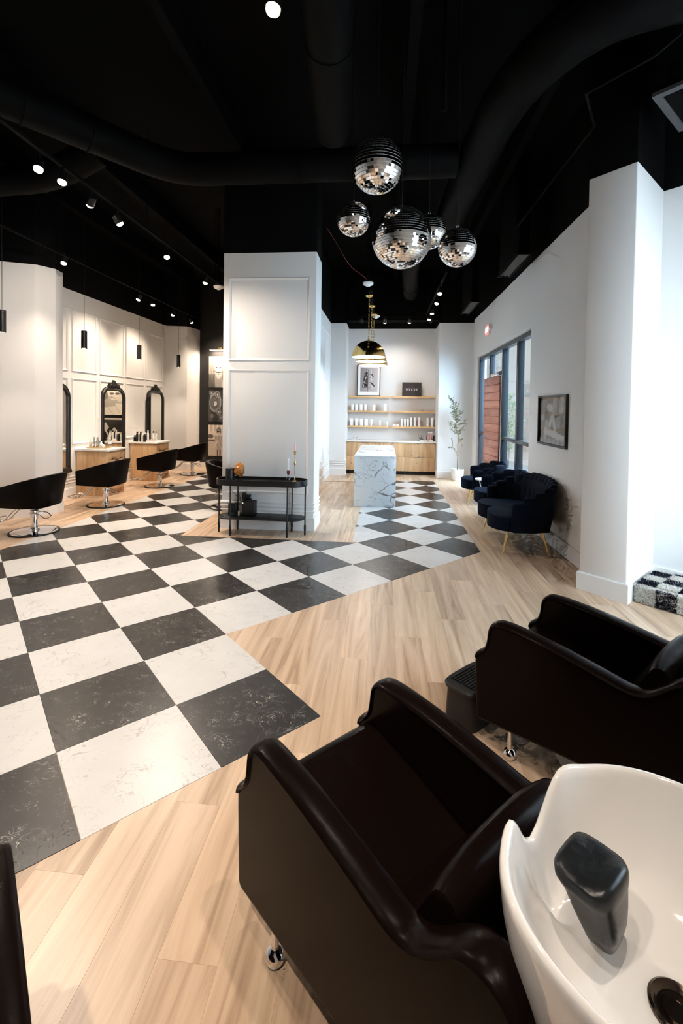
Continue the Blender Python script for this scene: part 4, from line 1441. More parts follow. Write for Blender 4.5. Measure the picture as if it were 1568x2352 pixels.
def wall_print(label, x0, x1, z0, z1, fn, border=None):
    t = thing('art_print', label, 'picture', ((x0 + x1) / 2, 12.83, z0), 0, 'prints on the black wall')
    w, h = x1 - x0, z1 - z0
    MB().box(-w / 2, -0.018, 0, w / 2, 0.0, h).build('panel_board', m_blackwall, t, smooth=0)
    print_grid('print_face', w, h, 64, 72, fn, m_print, t, lambda a, b: (a, -0.0185, b))
    return t


wall_print('sepia portrait print of a woman with a hair moustache, topmost on the black wall', -5.015, -4.355, 2.29, 3.175, art_moustache)
wall_print('monochrome print of glass bubbles, middle of the column on the black wall', -5.015, -4.355, 1.315, 2.205, art_bubbles)
wall_print('sepia street photograph print of a person, lowest on the black wall', -5.015, -4.355, 0.345, 1.225, art_street)
wall_print('print of a woman in towel and sunglasses, seen in the middle mirror', -4.265, -3.545, 1.46, 2.26, art_towel)
wall_print('dark framed print with a pale tilted board, seen in the middle mirror', -4.265, -3.545, 0.42, 1.37, art_board)
for lab, loc in (('brass picture light glowing above the topmost portrait print', (-4.69, 12.83, 3.36)), ('added unseen brass picture light brightening the print of the woman in a towel', (-3.905, 12.83, 2.44))):  # second lamp is an unseen addition that brightens the mirrored towel print
    pcl = thing('picture_light', lab, 'picture light', loc)
    MB().box(-0.06, -0.03, -0.02, 0.06, 0.0, 0.06).build('mount', m_brass, pcl, bevel=0.004)
    MB().tube([(0, -0.02, 0.02), (0, -0.10, 0.04), (0, -0.14, 0.0)], 0.008, 8).build('arm', m_brass, pcl, smooth=60)
    MB().tube([(-0.27, -0.14, -0.01), (0.27, -0.14, -0.01)], 0.018, 12).build('shade', m_brass, pcl, smooth=50)
    MB().box(-0.25, -0.15, -0.034, 0.25, -0.13, -0.028).build('lamp_strip', m_lampdim, pcl, smooth=0)
    light('picture_lamp', 'AREA', (0, -0.14, -0.036), 14, WARM, parent=pcl, shape='RECTANGLE', size=0.5, size_y=0.03)


m_clear2 = glass_mat('picture_glazing', (0.97, 0.97, 0.97), 0.03)


def art_wallpic(s, t):
    v = 0.045 + 0.05 * t
    if ell(s, t, 0.38, 0.78, 0.11, 0.09): v = 0.55
    if seg(s, t, 0.62, 0.98, 0.58, 0.70, 0.09): v = 0.45
    if seg(s, t, 0.82, 0.96, 0.80, 0.72, 0.07): v = 0.50
    for cx, cy, r in ((0.83, 0.50, 0.15),):
        d = math.hypot(s - cx, (t - cy) * 1.1)
        if d < r: v = 0.30
        if d < r * 0.8: v = 0.12 + 0.1 * (math.sin(20 * s) > 0)
    if seg(s, t, 0.48, 0.58, 0.40, 0.40, 0.05) or seg(s, t, 0.52, 0.58, 0.60, 0.30, 0.05): v = 0.55
    if seg(s, t, 0.28, 0.48, 0.22, 0.12, 0.045): v = 0.5
    if seg(s, t, 0.25, 0.27, 1.0, 0.12, 0.07): v = 0.62
    if ell(s, t, 0.08, 0.57, 0.12, 0.08): v = 0.4
    if t < 0.12: v = 0.22 + 0.2 * abs(math.sin(20 * s))
    return gr(v * v * 1.1 + 0.01, (1, 1, 1.02))


wp = thing('framed_picture', 'black framed monochrome picture on the right wall above the loveseat', 'picture', (2.2, 6.36, 1.30))
hw_, hh_ = 0.52, 0.67
MB().rings([[(d, y * (hw_ - i), hh_ / 2 + z * (hh_ / 2 - i)) for y, z in ((-1, -1), (1, -1), (1, 1), (-1, 1))] for i, d in ((0, 0), (0, -0.035), (0.028, -0.035), (0.028, -0.010))], cap0=False, cap1=False).build('frame', m_blackplastic, wp, smooth=0)
MB().box(-0.008, -hw_ + 0.01, 0.01, 0.0, hw_ - 0.01, hh_ - 0.01).build('backing', m_blackplastic, wp, smooth=0)
print_grid('print_face', hw_ * 2 - 0.05, hh_ - 0.05, 60, 40, art_wallpic, m_print, wp, lambda a, b: (-0.0095, -a, b + 0.025))
MB().box(-0.016, -hw_ + 0.02, 0.02, -0.014, hw_ - 0.02, hh_ - 0.02).build('glazing', m_clear2, wp, smooth=0)

# ---- framed sign print and WYLDE board on the top shelves
FONT5 = {'M': ('10001', '11011', '10101', '10101', '10001', '10001', '10001'), 'O': ('01110', '10001', '10001', '10001', '10001', '10001', '01110'), 'T': ('11111', '00100', '00100', '00100', '00100', '00100', '00100'),
         'E': ('11111', '10000', '10000', '11110', '10000', '10000', '11111'), 'L': ('10000', '10000', '10000', '10000', '10000', '10000', '11111')}


def art_motel(s, t):
    if s < 0.115 or s > 0.90 or t < 0.125 or t > 0.93: return (0.86, 0.85, 0.84)
    v = 0.22 + 0.30 * s
    # slanted sign, wider at its foot
    q = (0.86 - t) / 0.60
    if 0 <= q <= 1:
        xl, xr = 0.33 - 0.12 * q, 0.47 - 0.02 * q
        if xl < s < xr:
            v = 0.012
            a = (s - xl) / (xr - xl)
            k = int(q * 5); b = q * 5 - k
            if 0.15 < a < 0.85 and 0.12 < b < 0.88:
                c = FONT5['MOTEL'[min(k, 4)]][min(6, int((b - 0.12) / 0.76 * 7))][min(4, int((a - 0.15) / 0.70 * 5))]
                if c == '1': v = 0.62
    if 0.455 < s < 0.485 and 0.125 < t < 0.86: v = 0.14
    if 0.49 < s < 0.505 and 0.14 < t < 0.84: v = 0.62
    for y0 in (0.24, 0.42, 0.58, 0.68):
        if seg(s, t, 0.49, y0, 0.70, y0 + 0.03, 0.006): v = 0.12
    if seg(s, t, 0.60, 0.85, 0.66, 0.22, 0.015): v = 0.66
    if seg(s, t, 0.63, 0.70, 0.70, 0.62, 0.022) or seg(s, t, 0.63, 0.40, 0.74, 0.32, 0.028): v = 0.03
    return gr(v, (1.0, 0.92, 0.93))


tilt = math.radians(-7)
mp = thing('framed_print', 'black framed print of a vertical motel sign leaning on the top left shelf', 'picture', (-0.475, 12.80, SHF[0]))
mp.rotation_euler = (tilt, 0, 0)
W2, H2 = 0.32, 0.87
MB().rings([[(x * (W2 - i), d, H2 / 2 + z * (H2 / 2 - i)) for x, z in ((-1, -1), (1, -1), (1, 1), (-1, 1))] for i, d in ((0, 0), (0, -0.022), (0.018, -0.022), (0.018, -0.008))], cap0=False, cap1=False).build('frame', m_blackplastic, mp, smooth=0)
MB().box(-W2 + 0.01, -0.006, 0.01, W2 - 0.01, 0, H2 - 0.01).build('backing', m_blackplastic, mp, smooth=0)
print_grid('print_face', W2 * 2 - 0.034, H2 - 0.034, 90, 150, art_motel, m_print, mp, lambda a, b: (a, -0.0085, b + 0.017))
wy = thing('sign_board', 'dark sign board with white WYLDE lettering on the top right shelf', 'sign', (0.705, 12.80, SHF[0]))
wy.rotation_euler = (math.radians(-5), 0, 0)
MB().box(-0.26, -0.02, 0, 0.26, 0, 0.385).build('board', M('dark_brown_board', (0.040, 0.030, 0.029), 0.5), wy, bevel=0.006)
# serif capitals from strokes
m_letter = M('white_letters', (0.85, 0.84, 0.82), 0.5)
LT = {'W': [((-.5, 1), (-.25, 0), .2), ((-.25, 0), (0, .8), .1), ((0, .8), (.25, 0), .2), ((.25, 0), (.5, 1), .1), ((-.65, 1), (-.3, 1), .1), ((.35, 1), (.65, 1), .1)],
      'Y': [((-.4, 1), (0, .45), .2), ((.4, 1), (0, .45), .1), ((0, .5), (0, 0), .2), ((-.55, 1), (-.2, 1), .1), ((.2, 1), (.55, 1), .1), ((-.2, 0), (.2, 0), .1)],
      'L': [((-.2, 1), (-.2, 0), .2), ((-.4, 1), (0, 1), .1), ((-.4, 0), (.4, 0), .1), ((.38, 0), (.38, .25), .1)],
      'D': [((-.25, 1), (-.25, 0), .2), ((-.45, 1), (.1, 1), .1), ((-.45, 0), (.1, 0), .1), ((.1, 1), (.38, .75), .14), ((.38, .75), (.38, .25), .2), ((.38, .25), (.1, 0), .14)],
      'E': [((-.2, 1), (-.2, 0), .2), ((-.4, 1), (.38, 1), .1), ((-.4, 0), (.38, 0), .1), ((-.2, .5), (.2, .5), .1), ((.36, 1), (.36, .78), .1), ((.36, 0), (.36, .22), .1)]}
for k, c in enumerate('WYLDE'):
    b = MB()
    cx = -0.135 + k * 0.068; sz = 0.052
    for (x0, y0), (x1, y1), wd in LT[c]:
        b.bar((cx + x0 * sz * 0.8, -0.0212, 0.165 + y0 * sz), (cx + x1 * sz * 0.8, -0.0212, 0.165 + y1 * sz), wd * sz, 0.003, (0, 1, 0))
    b.build('letter', m_letter, wy, smooth=0)

# ================================================================== SHELF GOODS
NUM = ('first', 'second', 'third', 'fourth', 'fifth', 'sixth', 'seventh', 'eighth', 'ninth')


def carton(x, z, w, h, label, d=0.07, grp='white product cartons'):
    o = MB().box(-w / 2, -d / 2, 0, w / 2, d / 2, h).build('product_carton', m_box, smooth=0, bevel=0.002)
    o.location = (x, 12.775, z)
    return tag(o, label, 'box', grp)


for k, (x, w, h) in enumerate(((-0.905, 0.075, 0.165), (-0.80, 0.075, 0.165), (-0.67, 0.075, 0.165), (-0.545, 0.075, 0.162), (-0.315, 0.075, 0.16), (-0.015, 0.082, 0.195))):
    carton(x, SHF[1], w, h, 'white carton on the middle left shelf, %s from the left' % NUM[k])
for k, (x, w, h) in enumerate(((-0.93, 0.085, 0.195), (-0.785, 0.085, 0.195), (-0.655, 0.085, 0.192), (-0.525, 0.085, 0.19))):
    carton(x, SHF[2], w, h, 'wide white carton on the lowest left shelf, %s from the left' % NUM[k])
carton(-0.15, SHF[2], 0.045, 0.15, 'single narrow white carton near the inner end of the lowest left shelf')
for k, (x, w, h) in enumerate(((0.245, 0.075, 0.055), (0.335, 0.075, 0.05))):
    carton(x, SHF[2], w, h, ('low white carton at the inner end of the lowest right shelf', 'low white carton, second from the inner end of the lowest right shelf')[k])
for k, (x, w, h) in enumerate(((0.445, 0.052, 0.20), (0.53, 0.052, 0.20), (0.61, 0.052, 0.20), (0.70, 0.058, 0.245), (0.795, 0.052, 0.245), (0.91, 0.052, 0.245), (1.14, 0.055, 0.24), (1.26, 0.062, 0.24))):
    carton(x, SHF[2], w, h, 'tall narrow white carton on the lowest right shelf, %s from the left' % NUM[k])
tu = thing('product_tube', 'white tapered cosmetic tube on the lowest left shelf', 'tube', (-0.385, 12.775, SHF[2]))
MB().rings([[(sx * math.cos(2 * PI * k / 20), sy * math.sin(2 * PI * k / 20), z) for k in range(20)] for z, sx, sy in ((0.022, 0.021, 0.021), (0.03, 0.024, 0.022), (0.10, 0.033, 0.014), (0.175, 0.04, 0.003))]).build('tube_body', m_white, tu, smooth=50)
MB().lathe([(0.021, 0.0), (0.022, 0.002), (0.022, 0.022)], 20).build('cap', m_white, tu, smooth=40)


def bottle(label, loc, r, h, mat, capmat, neck=0.4, caph=0.18, grp=None, spray=False):
    t = thing('spray_bottle' if spray else 'product_bottle', label, 'bottle', loc, 0, grp)
    hb = h * (1 - caph)
    MB().lathe([(r * 0.9, 0), (r, r * 0.1), (r, hb * 0.80), (r * 0.85, hb * 0.9), (r * neck, hb * 0.97), (r * neck, hb)], 20).build('bottle_body', mat, t, smooth=50)
    MB().lathe([(r * neck * 1.25, hb), (r * neck * 1.25, h * 0.985), (r * neck * 0.8, h)], 16).build('cap', capmat, t, smooth=50)
    if spray:
        MB().bar((-r * 0.3, 0, h * 0.97), (r * 1.15, 0, h * 0.97), r * 0.6, h * 0.06).build('trigger_head', capmat, t, smooth=0, bevel=0.002)
        MB().bar((r * 0.7, 0, h * 0.95), (r * 0.95, 0, h * 0.82), r * 0.3, h * 0.02).build('trigger', capmat, t, smooth=0)
    return t


bottle('clear drop-shaped bottle at the inner end of the lowest left shelf', (0.045, 12.775, SHF[2]), 0.028, 0.125, m_white, m_white, 0.35, 0.12)
bottle('tiny clear vial beside the drop-shaped bottle on the shelf', (-0.05, 12.775, SHF[2]), 0.012, 0.135, m_clear, m_clear, 0.6, 0.2)
sb = thing('silver_ball', 'small mirrored ball ornament on the middle right shelf', 'ornament', (0.995, 12.775, SHF[1]))
MB().ball((0, 0, 0.034), 0.034, 20, 14).build('ball', m_chrome, sb, smooth=80)
MB().lathe([(0.018, 0), (0.018, 0.004), (0.01, 0.005)], 16).build('ring_foot', m_chrome, sb, smooth=40)
CT = 0.897
cb = thing('business_card_stand', 'small white card stand with black card on the left of the counter', 'card stand', (-0.84, 12.62, CT))
MB().box(-0.035, -0.02, 0.0, 0.035, 0.02, 0.022).build('stand_block', m_white, cb, bevel=0.003)
MB().bar((0, -0.005, 0.02), (-0.02, 0.02, 0.065), 0.075, 0.003, (1, 0, 0)).build('black_card', m_blackplastic, cb, smooth=0)
ck = thing('round_ornament', 'small round mirrored ornament beside the card stand on the counter', 'ornament', (-0.765, 12.66, CT))
MB().ball((0, 0, 0.036), 0.036, 20, 14).build('ball', m_chrome, ck, smooth=80)
MB().lathe([(0.016, 0), (0.016, 0.004), (0.008, 0.005)], 16).build('ring_foot', m_chrome, ck, smooth=40)
gj = thing('glass_jar', 'clear glass jar of silver wrapped sweets on the right of the counter', 'jar', (0.96, 12.66, CT))
MB().lathe([(0.07, 0), (0.078, 0.006), (0.078, 0.155), (0.074, 0.16), (0.072, 0.155), (0.072, 0.01), (0.0, 0.01)], 28, cap1=False).build('jar_wall', m_clear, gj, smooth=50)
sw = MB(); rg = random.Random(5)
for k in range(70):
    a = rg.uniform(0, 2 * PI); r = 0.055 * math.sqrt(rg.random())
    sw.ball((r * math.cos(a), r * math.sin(a), 0.022 + rg.random() * 0.105), (rg.uniform(.009, .015), rg.uniform(.008, .014), .009), 6, 4)
tag(sw.build('sweets', M('silver_grey_foil', (0.30, 0.29, 0.30), 0.25, 0.7), gj, smooth=0), kind='stuff')
tr = thing('paper_tray', 'low white tray in front of the sweet jar on the counter', 'tray', (1.02, 12.52, CT))
MB().rings([[(sx * a, sy * b, z) for sx, sy in ((-1, -1), (1, -1), (1, 1), (-1, 1))] for a, b, z in ((0.09, 0.05, 0), (0.105, 0.06, 0.03), (0.098, 0.053, 0.03), (0.085, 0.045, 0.006))]).build('tray_body', m_white, tr, bevel=0.002)
MB().lathe([(0.03, 0.006), (0.034, 0.03), (0.02, 0.042)], 16, (-0.05, 0, 0)).build('soap', m_white, tr, smooth=40)
gb = thing('gift_bag', 'pink and black striped gift set in front of a black box on the counter', 'gift bag', (1.215, 12.64, CT))
MB().box(-0.10, 0.0, 0.0, 0.105, 0.10, 0.155).build('black_box', m_blackplastic, gb, bevel=0.004)
m_pink = M('pink_card', (0.62, 0.38, 0.36), 0.5)
MB().rings([[(-0.085, -0.07, 0.008), (0.055, -0.07, 0.008), (0.055, -0.01, 0.008), (-0.085, -0.01, 0.008)], [(-0.085, -0.06, 0.13), (0.055, -0.06, 0.13), (0.055, -0.01, 0.13), (-0.085, -0.01, 0.13)], [(-0.04, -0.045, 0.22), (0.02, -0.045, 0.22), (0.02, -0.02, 0.22), (-0.04, -0.02, 0.22)]]).build('bag_body', m_pink, gb, bevel=0.004)
for x0, x1, x2 in ((-0.055, -0.03, -0.03), (0.025, 0.05, 0.012)):
    MB().add([(x0, -0.072, 0.03), (x1, -0.072, 0.03), (x1 + (x2 - x1) * 0.5, -0.062, 0.14), (x2 + 0.004, -0.047, 0.205), (x2 - 0.008, -0.047, 0.205), (x0 + (x2 - x0) * 0.4, -0.064, 0.14)], [(0, 1, 2, 3, 4, 5)]).build('black_stripe', m_blackplastic, gb, smooth=0)
MB().box(-0.05, -0.085, 0.0, 0.06, -0.07, 0.035).build('white_tag', m_white, gb, bevel=0.002)
for s in (-1, 1):
    MB().ball((-0.01 + s * 0.032, -0.035, 0.232), (0.032, 0.02, 0.022), 10, 6).build('ribbon_bow', m_white, gb, smooth=60)

# ---- bottles on the two stations
S1 = 0.906
m_steel = M('brushed_steel', (0.55, 0.54, 0.52), 0.25, 0.9)
m_cream = M('cream_plastic', (0.72, 0.66, 0.56), 0.4)
tag(MB().rings([[(sx * a, sy * b, z) for sx, sy in ((-1, -1), (1, -1), (1, 1), (-1, 1))] for a, b, z in ((0.20, 0.085, 0), (0.205, 0.09, 0.02), (0.20, 0.085, 0.02), (0.196, 0.081, 0.006))]).build('product_tray', M('gold_glass_tray', (0.55, 0.40, 0.20), 0.2, 0.5), loc=(WX + 0.34, 8.62, S1), smooth=0), 'gold edged tray of hair products on the nearer station', 'tray')
T1 = S1 + 0.007
for lab, dx, dy, r, h, mt, cm, spray in (('cream hair product bottle at the wall end of the gold tray', 0.17, 8.60, 0.022, 0.17, m_cream, m_cream, False), ('taller cream hair product bottle in the gold tray', 0.21, 8.66, 0.022, 0.20, m_cream, m_steel, False),
                                      ('shiny steel spray can in the gold tray', 0.255, 8.59, 0.022, 0.215, m_steel, m_steel, False), ('dark plum product bottle in the gold tray', 0.285, 8.66, 0.018, 0.18, M('plum', (0.06, 0.03, 0.04), 0.3), m_blackplastic, False),
                                      ('grey spray bottle with trigger in the gold tray', 0.32, 8.60, 0.024, 0.21, m_steel, m_steel, True), ('white shampoo bottle in the middle of the gold tray', 0.385, 8.62, 0.028, 0.125, m_white, m_white, False), ('short white jar bottle by the end of the gold tray', 0.445, 8.60, 0.026, 0.075, m_white, m_white, False)):
    bottle(lab, (WX + dx, dy, T1), r, h, mt, cm, 0.5, 0.16, 'hair products on the nearer station', spray)
for k, (dx, mt) in enumerate(((0.49, m_steel), (0.52, m_brass))):
    o = MB().lathe([(0.012, 0), (0.013, 0.002), (0.013, 0.045), (0.009, 0.05)], 16).build('product_vial', mt, loc=(WX + dx, 8.62 + 0.03 * k, T1), smooth=50)
    tag(o, ('small silver vial at the front end of the gold tray', 'small brass vial at the front end of the gold tray')[k], 'vial')
wb = thing('water_bottle', 'clear plastic water bottle on the nearer station', 'bottle', (WX + 0.40, 8.885, S1))
MB().lathe([(0.028, 0), (0.031, 0.005), (0.031, 0.05), (0.029, 0.06), (0.031, 0.07), (0.031, 0.12), (0.022, 0.145), (0.012, 0.155), (0.012, 0.165)], 20).build('bottle_body', glass_mat('clear_plastic', (0.90, 0.93, 0.95), 0.16), wb, smooth=50)
MB().lathe([(0.0315, 0.065), (0.0318, 0.068), (0.0318, 0.11), (0.0315, 0.113)], 20, cap0=False, cap1=False).build('paper_label', M('pale_blue_label', (0.72, 0.80, 0.86), 0.5), wb, smooth=50)
MB().lathe([(0.0135, 0.163), (0.0135, 0.178), (0.011, 0.18)], 16).build('cap', m_white, wb, smooth=40)
for lab, dx, dy, r, h, mt, cm, spray in (('black pump bottle at the wall end of the farther station', 0.10, 10.36, 0.030, 0.15, m_blackplastic, m_blackplastic, False), ('tall black spray bottle, left of the pair on the farther station', 0.165, 10.34, 0.028, 0.235, m_blackplastic, m_blackplastic, True),
                                      ('tall black spray bottle, right of the pair on the farther station', 0.235, 10.37, 0.028, 0.235, m_blackplastic, m_blackplastic, True), ('slim cream bottle beside the black sprays on the farther station', 0.29, 10.33, 0.018, 0.205, m_cream, m_cream, False),
                                      ('black bottle with white pump on the farther station', 0.35, 10.34, 0.032, 0.215, m_blackplastic, m_white, True), ('tall white bottle in the middle of the farther station', 0.42, 10.36, 0.024, 0.27, m_white, m_white, False),
                                      ('tall white bottle with black tip on the farther station', 0.53, 10.40, 0.022, 0.25, m_white, m_blackplastic, False), ('white tube bottle at the front of the farther station', 0.57, 10.34, 0.024, 0.17, m_white, m_white, False), ('slender white bottle at the front corner of the farther station', 0.60, 10.40, 0.022, 0.245, m_white, m_steel, False)):
    bottle(lab, (WX + dx, dy, S1), r, h, mt, cm, 0.5, 0.16, 'hair products on the farther station', spray)
cs = thing('product_caddy', 'white product caddy with orange edge on the farther station', 'caddy', (WX + 0.475, 10.42, S1))
MB().rings([[(sx * a, sy * b, z) for sx, sy in ((-1, -1), (1, -1), (1, 1), (-1, 1))] for a, b, z in ((0.045, 0.04, 0), (0.05, 0.045, 0.05), (0.047, 0.042, 0.05), (0.043, 0.038, 0.006))]).build('caddy_body', m_white, cs, bevel=0.002)
MB().box(-0.052, -0.047, 0.02, 0.052, -0.0455, 0.03).build('orange_edge', M('orange_print', (0.62, 0.16, 0.04), 0.5), cs, smooth=0)

# ================================================================== POTTED OLIVE TREE
ot = thing('olive_tree', 'slim olive tree in a tapered white pot by the back corner', 'potted tree', (1.80, 11.72, 0))
MB().lathe([(0.10, 0.0), (0.115, 0.004), (0.148, 0.12), (0.158, 0.26), (0.158, 0.29), (0.150, 0.29), (0.148, 0.255), (0.0, 0.25)], 36, cap1=False).build('pot', m_white, ot, smooth=50)
MB().lathe([(0.149, 0.25), (0.06, 0.262), (0.0, 0.262)], 20).build('soil', M('dark_soil', (0.05, 0.035, 0.025), 0.9), ot, smooth=0)
m_bark = M('olive_bark', (0.33, 0.21, 0.12), 0.8, bump=0.5, bscale=60)
trunk = [(0.0, 0, 0.25), (0.0, 0, 0.5), (0.006, 0, 0.72), (0.0, 0.005, 0.86), (0.022, 0.0, 1.02), (0.0, 0.01, 1.16), (-0.045, 0.0, 1.32), (-0.06, 0.0, 1.50), (-0.09, 0.0, 1.70), (-0.11, 0, 1.82), (-0.15, 0, 1.98), (-0.13, 0, 2.08)]
MB().tube(trunk, [0.013, 0.013, 0.014, 0.015, 0.019, 0.016, 0.013, 0.012, 0.010, 0.009, 0.005, 0.003], 10).build('trunk', m_bark, ot, smooth=60)
rg = random.Random(11)
twigs = [((0.0, 0, 0.60), (-0.10, 0.02, 0.80), (-0.15, 0, 0.90)), ((-0.10, 0.02, 0.80), (-0.20, 0.0, 0.81), (-0.24, 0, 0.80)), ((-0.13, 0.0, 0.85), (-0.14, 0.0, 0.96), (-0.15, 0, 1.03)), ((0.02, 0, 1.0), (0.07, 0.0, 0.93), (0.12, 0, 0.86)), ((0.02, 0, 1.0), (0.08, 0.02, 0.99), (0.12, 0, 1.04))]
for z, x0 in ((1.14, 0.0), (1.2, -0.02), (1.26, -0.03), (1.32, -0.045), (1.36, -0.05), (1.42, -0.055), (1.47, -0.06), (1.53, -0.065), (1.58, -0.07), (1.63, -0.08), (1.68, -0.085), (1.74, -0.1), (1.80, -0.11), (1.86, -0.12), (1.92, -0.13), (1.98, -0.15)):
    nn = 4 if z < 1.75 else 2
    for _ in range(nn):
        a = rg.uniform(0, 2 * PI); l = rg.uniform(0.12, 0.25) * (1.0 if z < 1.65 else 0.6)
        twigs.append(((x0, 0, z), (x0 + l * 0.5 * math.cos(a), l * 0.5 * math.sin(a) * 0.8, z + l * 0.3), (x0 + l * math.cos(a), l * math.sin(a) * 0.8, z + l * rg.uniform(0.2, 0.9))))
tw = MB(); lf = MB()
for p0, p1, p2 in twigs:
    tw.tube([p0, p1, p2], [0.005, 0.0035, 0.002], 5)
    for k in range(15):
        u = 0.2 + 0.8 * k / 14
        q = (1 - u) ** 2 * Vector(p0) + 2 * u * (1 - u) * Vector(p1) + u * u * Vector(p2)
        d = Vector((rg.uniform(-1, 1), rg.uniform(-1, 1), rg.uniform(-0.3, 1.2))).normalized()
        s = d.cross(Vector((rg.uniform(-1, 1), rg.uniform(-1, 1), rg.uniform(-1, 1)))).normalized()
        nn = d.cross(s)
        L_ = rg.uniform(0.035, 0.06); w_ = L_ * 0.17
        lf.add([q, q + d * L_ * 0.4 + s * w_ - nn * 0.002, q + d * L_, q + d * L_ * 0.4 - s * w_ - nn * 0.002, q + d * L_ * 0.4 + nn * 0.003], [(0, 1, 4), (1, 2, 4), (2, 3, 4), (3, 0, 4)])
tag(tw.build('twigs', m_bark, ot, smooth=60), kind='stuff')
m_leaf, nt, b, N, L = pbsdf('olive_leaf')
g = N.new('ShaderNodeNewGeometry')
r = ramp(N, [(0.0, (0.10, 0.13, 0.07)), (0.6, (0.17, 0.20, 0.12)), (1.0, (0.30, 0.33, 0.25))])
L.new(g.outputs['Random Per Island'], r.inputs[0]); L.new(r.outputs[0], b.inputs['Base Color'])
b.inputs['Roughness'].default_value = 0.55
tag(lf.build('leaves', m_leaf, ot, smooth=0), kind='stuff')

# ================================================================== CHECKED POUF BY THE NICHE WALL
pf = thing('floor_cushion', 'shaggy navy and cream checkered floor cushion by the right column', 'cushion', UV(-1.28, 5.17), PI / 4)
CW, CD, CH = 0.50, 0.60, 0.185        # half-extents in local x (v), local y (-u)


def check_col(x, y, z):
    a = int(math.floor((x + 0.38) / 0.225)); b_ = int(math.floor((y + 0.55) / 0.225)); c = 1 if z < CH * 0.60 else 0
    return (a + b_ + c) % 2


m_shagw = M('cream_shag', (0.74, 0.71, 0.65), 0.95, bump=0.6, bscale=70)
m_shagb = M('navy_shag', (0.010, 0.013, 0.030), 0.95, bump=0.6, bscale=70)
px0, px1, py0, py1 = -0.312, 0.25, -0.55, 0.27
CK = 0.165


def pouf_pt(s, t):
    """s,t in the unfolded top+sides square; returns point and normal"""
    return None


rs = []
n_ = 64
hx, hy = (px1 - px0) / 2, (py1 - py0) / 2
mx, my = (px1 + px0) / 2, (py1 + py0) / 2
levels = [(0.95, 0.0), (0.99, 0.012), (1.0, 0.03)] + [(1.0 + 0.015 * math.sin(PI * k / 10), 0.03 + 0.0115 * k) for k in range(1, 11)] + [(0.985, 0.16), (0.955, 0.173)] + [(0.9 - 0.085 * k, 0.180 + 0.006 * (1 - (0.9 - 0.085 * k))) for k in range(10)]
for sc_, z in levels:
    r = []
    for k in range(n_):
        c, s = math.cos(2 * PI * (k + 0.5) / n_), math.sin(2 * PI * (k + 0.5) / n_)
        r.append((mx + hx * sc_ * math.copysign(abs(c) ** 0.28, c), my + hy * sc_ * math.copysign(abs(s) ** 0.28, s), z))
    rs.append(r)
MB().rings(rs).build('cushion_core', m_shagw, pf, smooth=60)
tuf = [MB(), MB()]
rg = random.Random(9)


def tuft(p, n):
    d = (n + Vector((rg.uniform(-.7, .7), rg.uniform(-.7, .7), rg.uniform(-.6, .3)))).normalized()
    s = d.cross(Vector((rg.uniform(-1, 1), rg.uniform(-1, 1), rg.uniform(-1, 1)))).normalized() * 0.0045
    l = rg.uniform(0.012, 0.022)
    tuf[check_col(p.x, p.y, p.z) if p.z > 0.11 and n.z > 0.5 else side_col(p)].add([p - s, p + s, p + d * l], [(0, 1, 2)])


def side_col(p):
    ca = int(math.floor((min(max(p.x, px0 + .001), px1 - .001) - px0) / CK)); cb = int(math.floor((py1 - min(max(p.y, py0 + .001), py1 - .001)) / CK))
    return (ca + cb) % 2


def check_col(x, y, z):
    return (int(math.floor((x - px0) / CK)) + int(math.floor((py1 - y) / CK)) + 1) % 2


for _ in range(15000):
    x, y = rg.uniform(px0 + .012, px1 - .012), rg.uniform(py0 + .012, py1 - .012)
    tuft(Vector((x, y, 0.177 + 0.004 * rg.random())), Vector((0, 0, 1)))
for _ in range(4200):
    z = rg.uniform(0.008, 0.172)
    x = rg.uniform(px0 + .01, px1 - .01); tuft(Vector((x, py0 - 0.002, z)), Vector((0, -1, 0)))
    y = rg.uniform(py0 + .01, py1 - .01); tuft(Vector((px0 - 0.002, y, z)), Vector((-1, 0, 0)))
    y = rg.uniform(py0 + .01, py1 - .01); tuft(Vector((px1 + 0.002, y, z)), Vector((1, 0, 0)))
    x = rg.uniform(px0 + .01, px1 - .01); tuft(Vector((x, py1 + 0.002, z)), Vector((0, 1, 0)))
tag(tuf[0].build('cream_pile', m_shagw, pf, smooth=0), kind='stuff')
tag(tuf[1].build('navy_pile', m_shagb, pf, smooth=0), kind='stuff')

# ================================================================== MIRROR BALLS


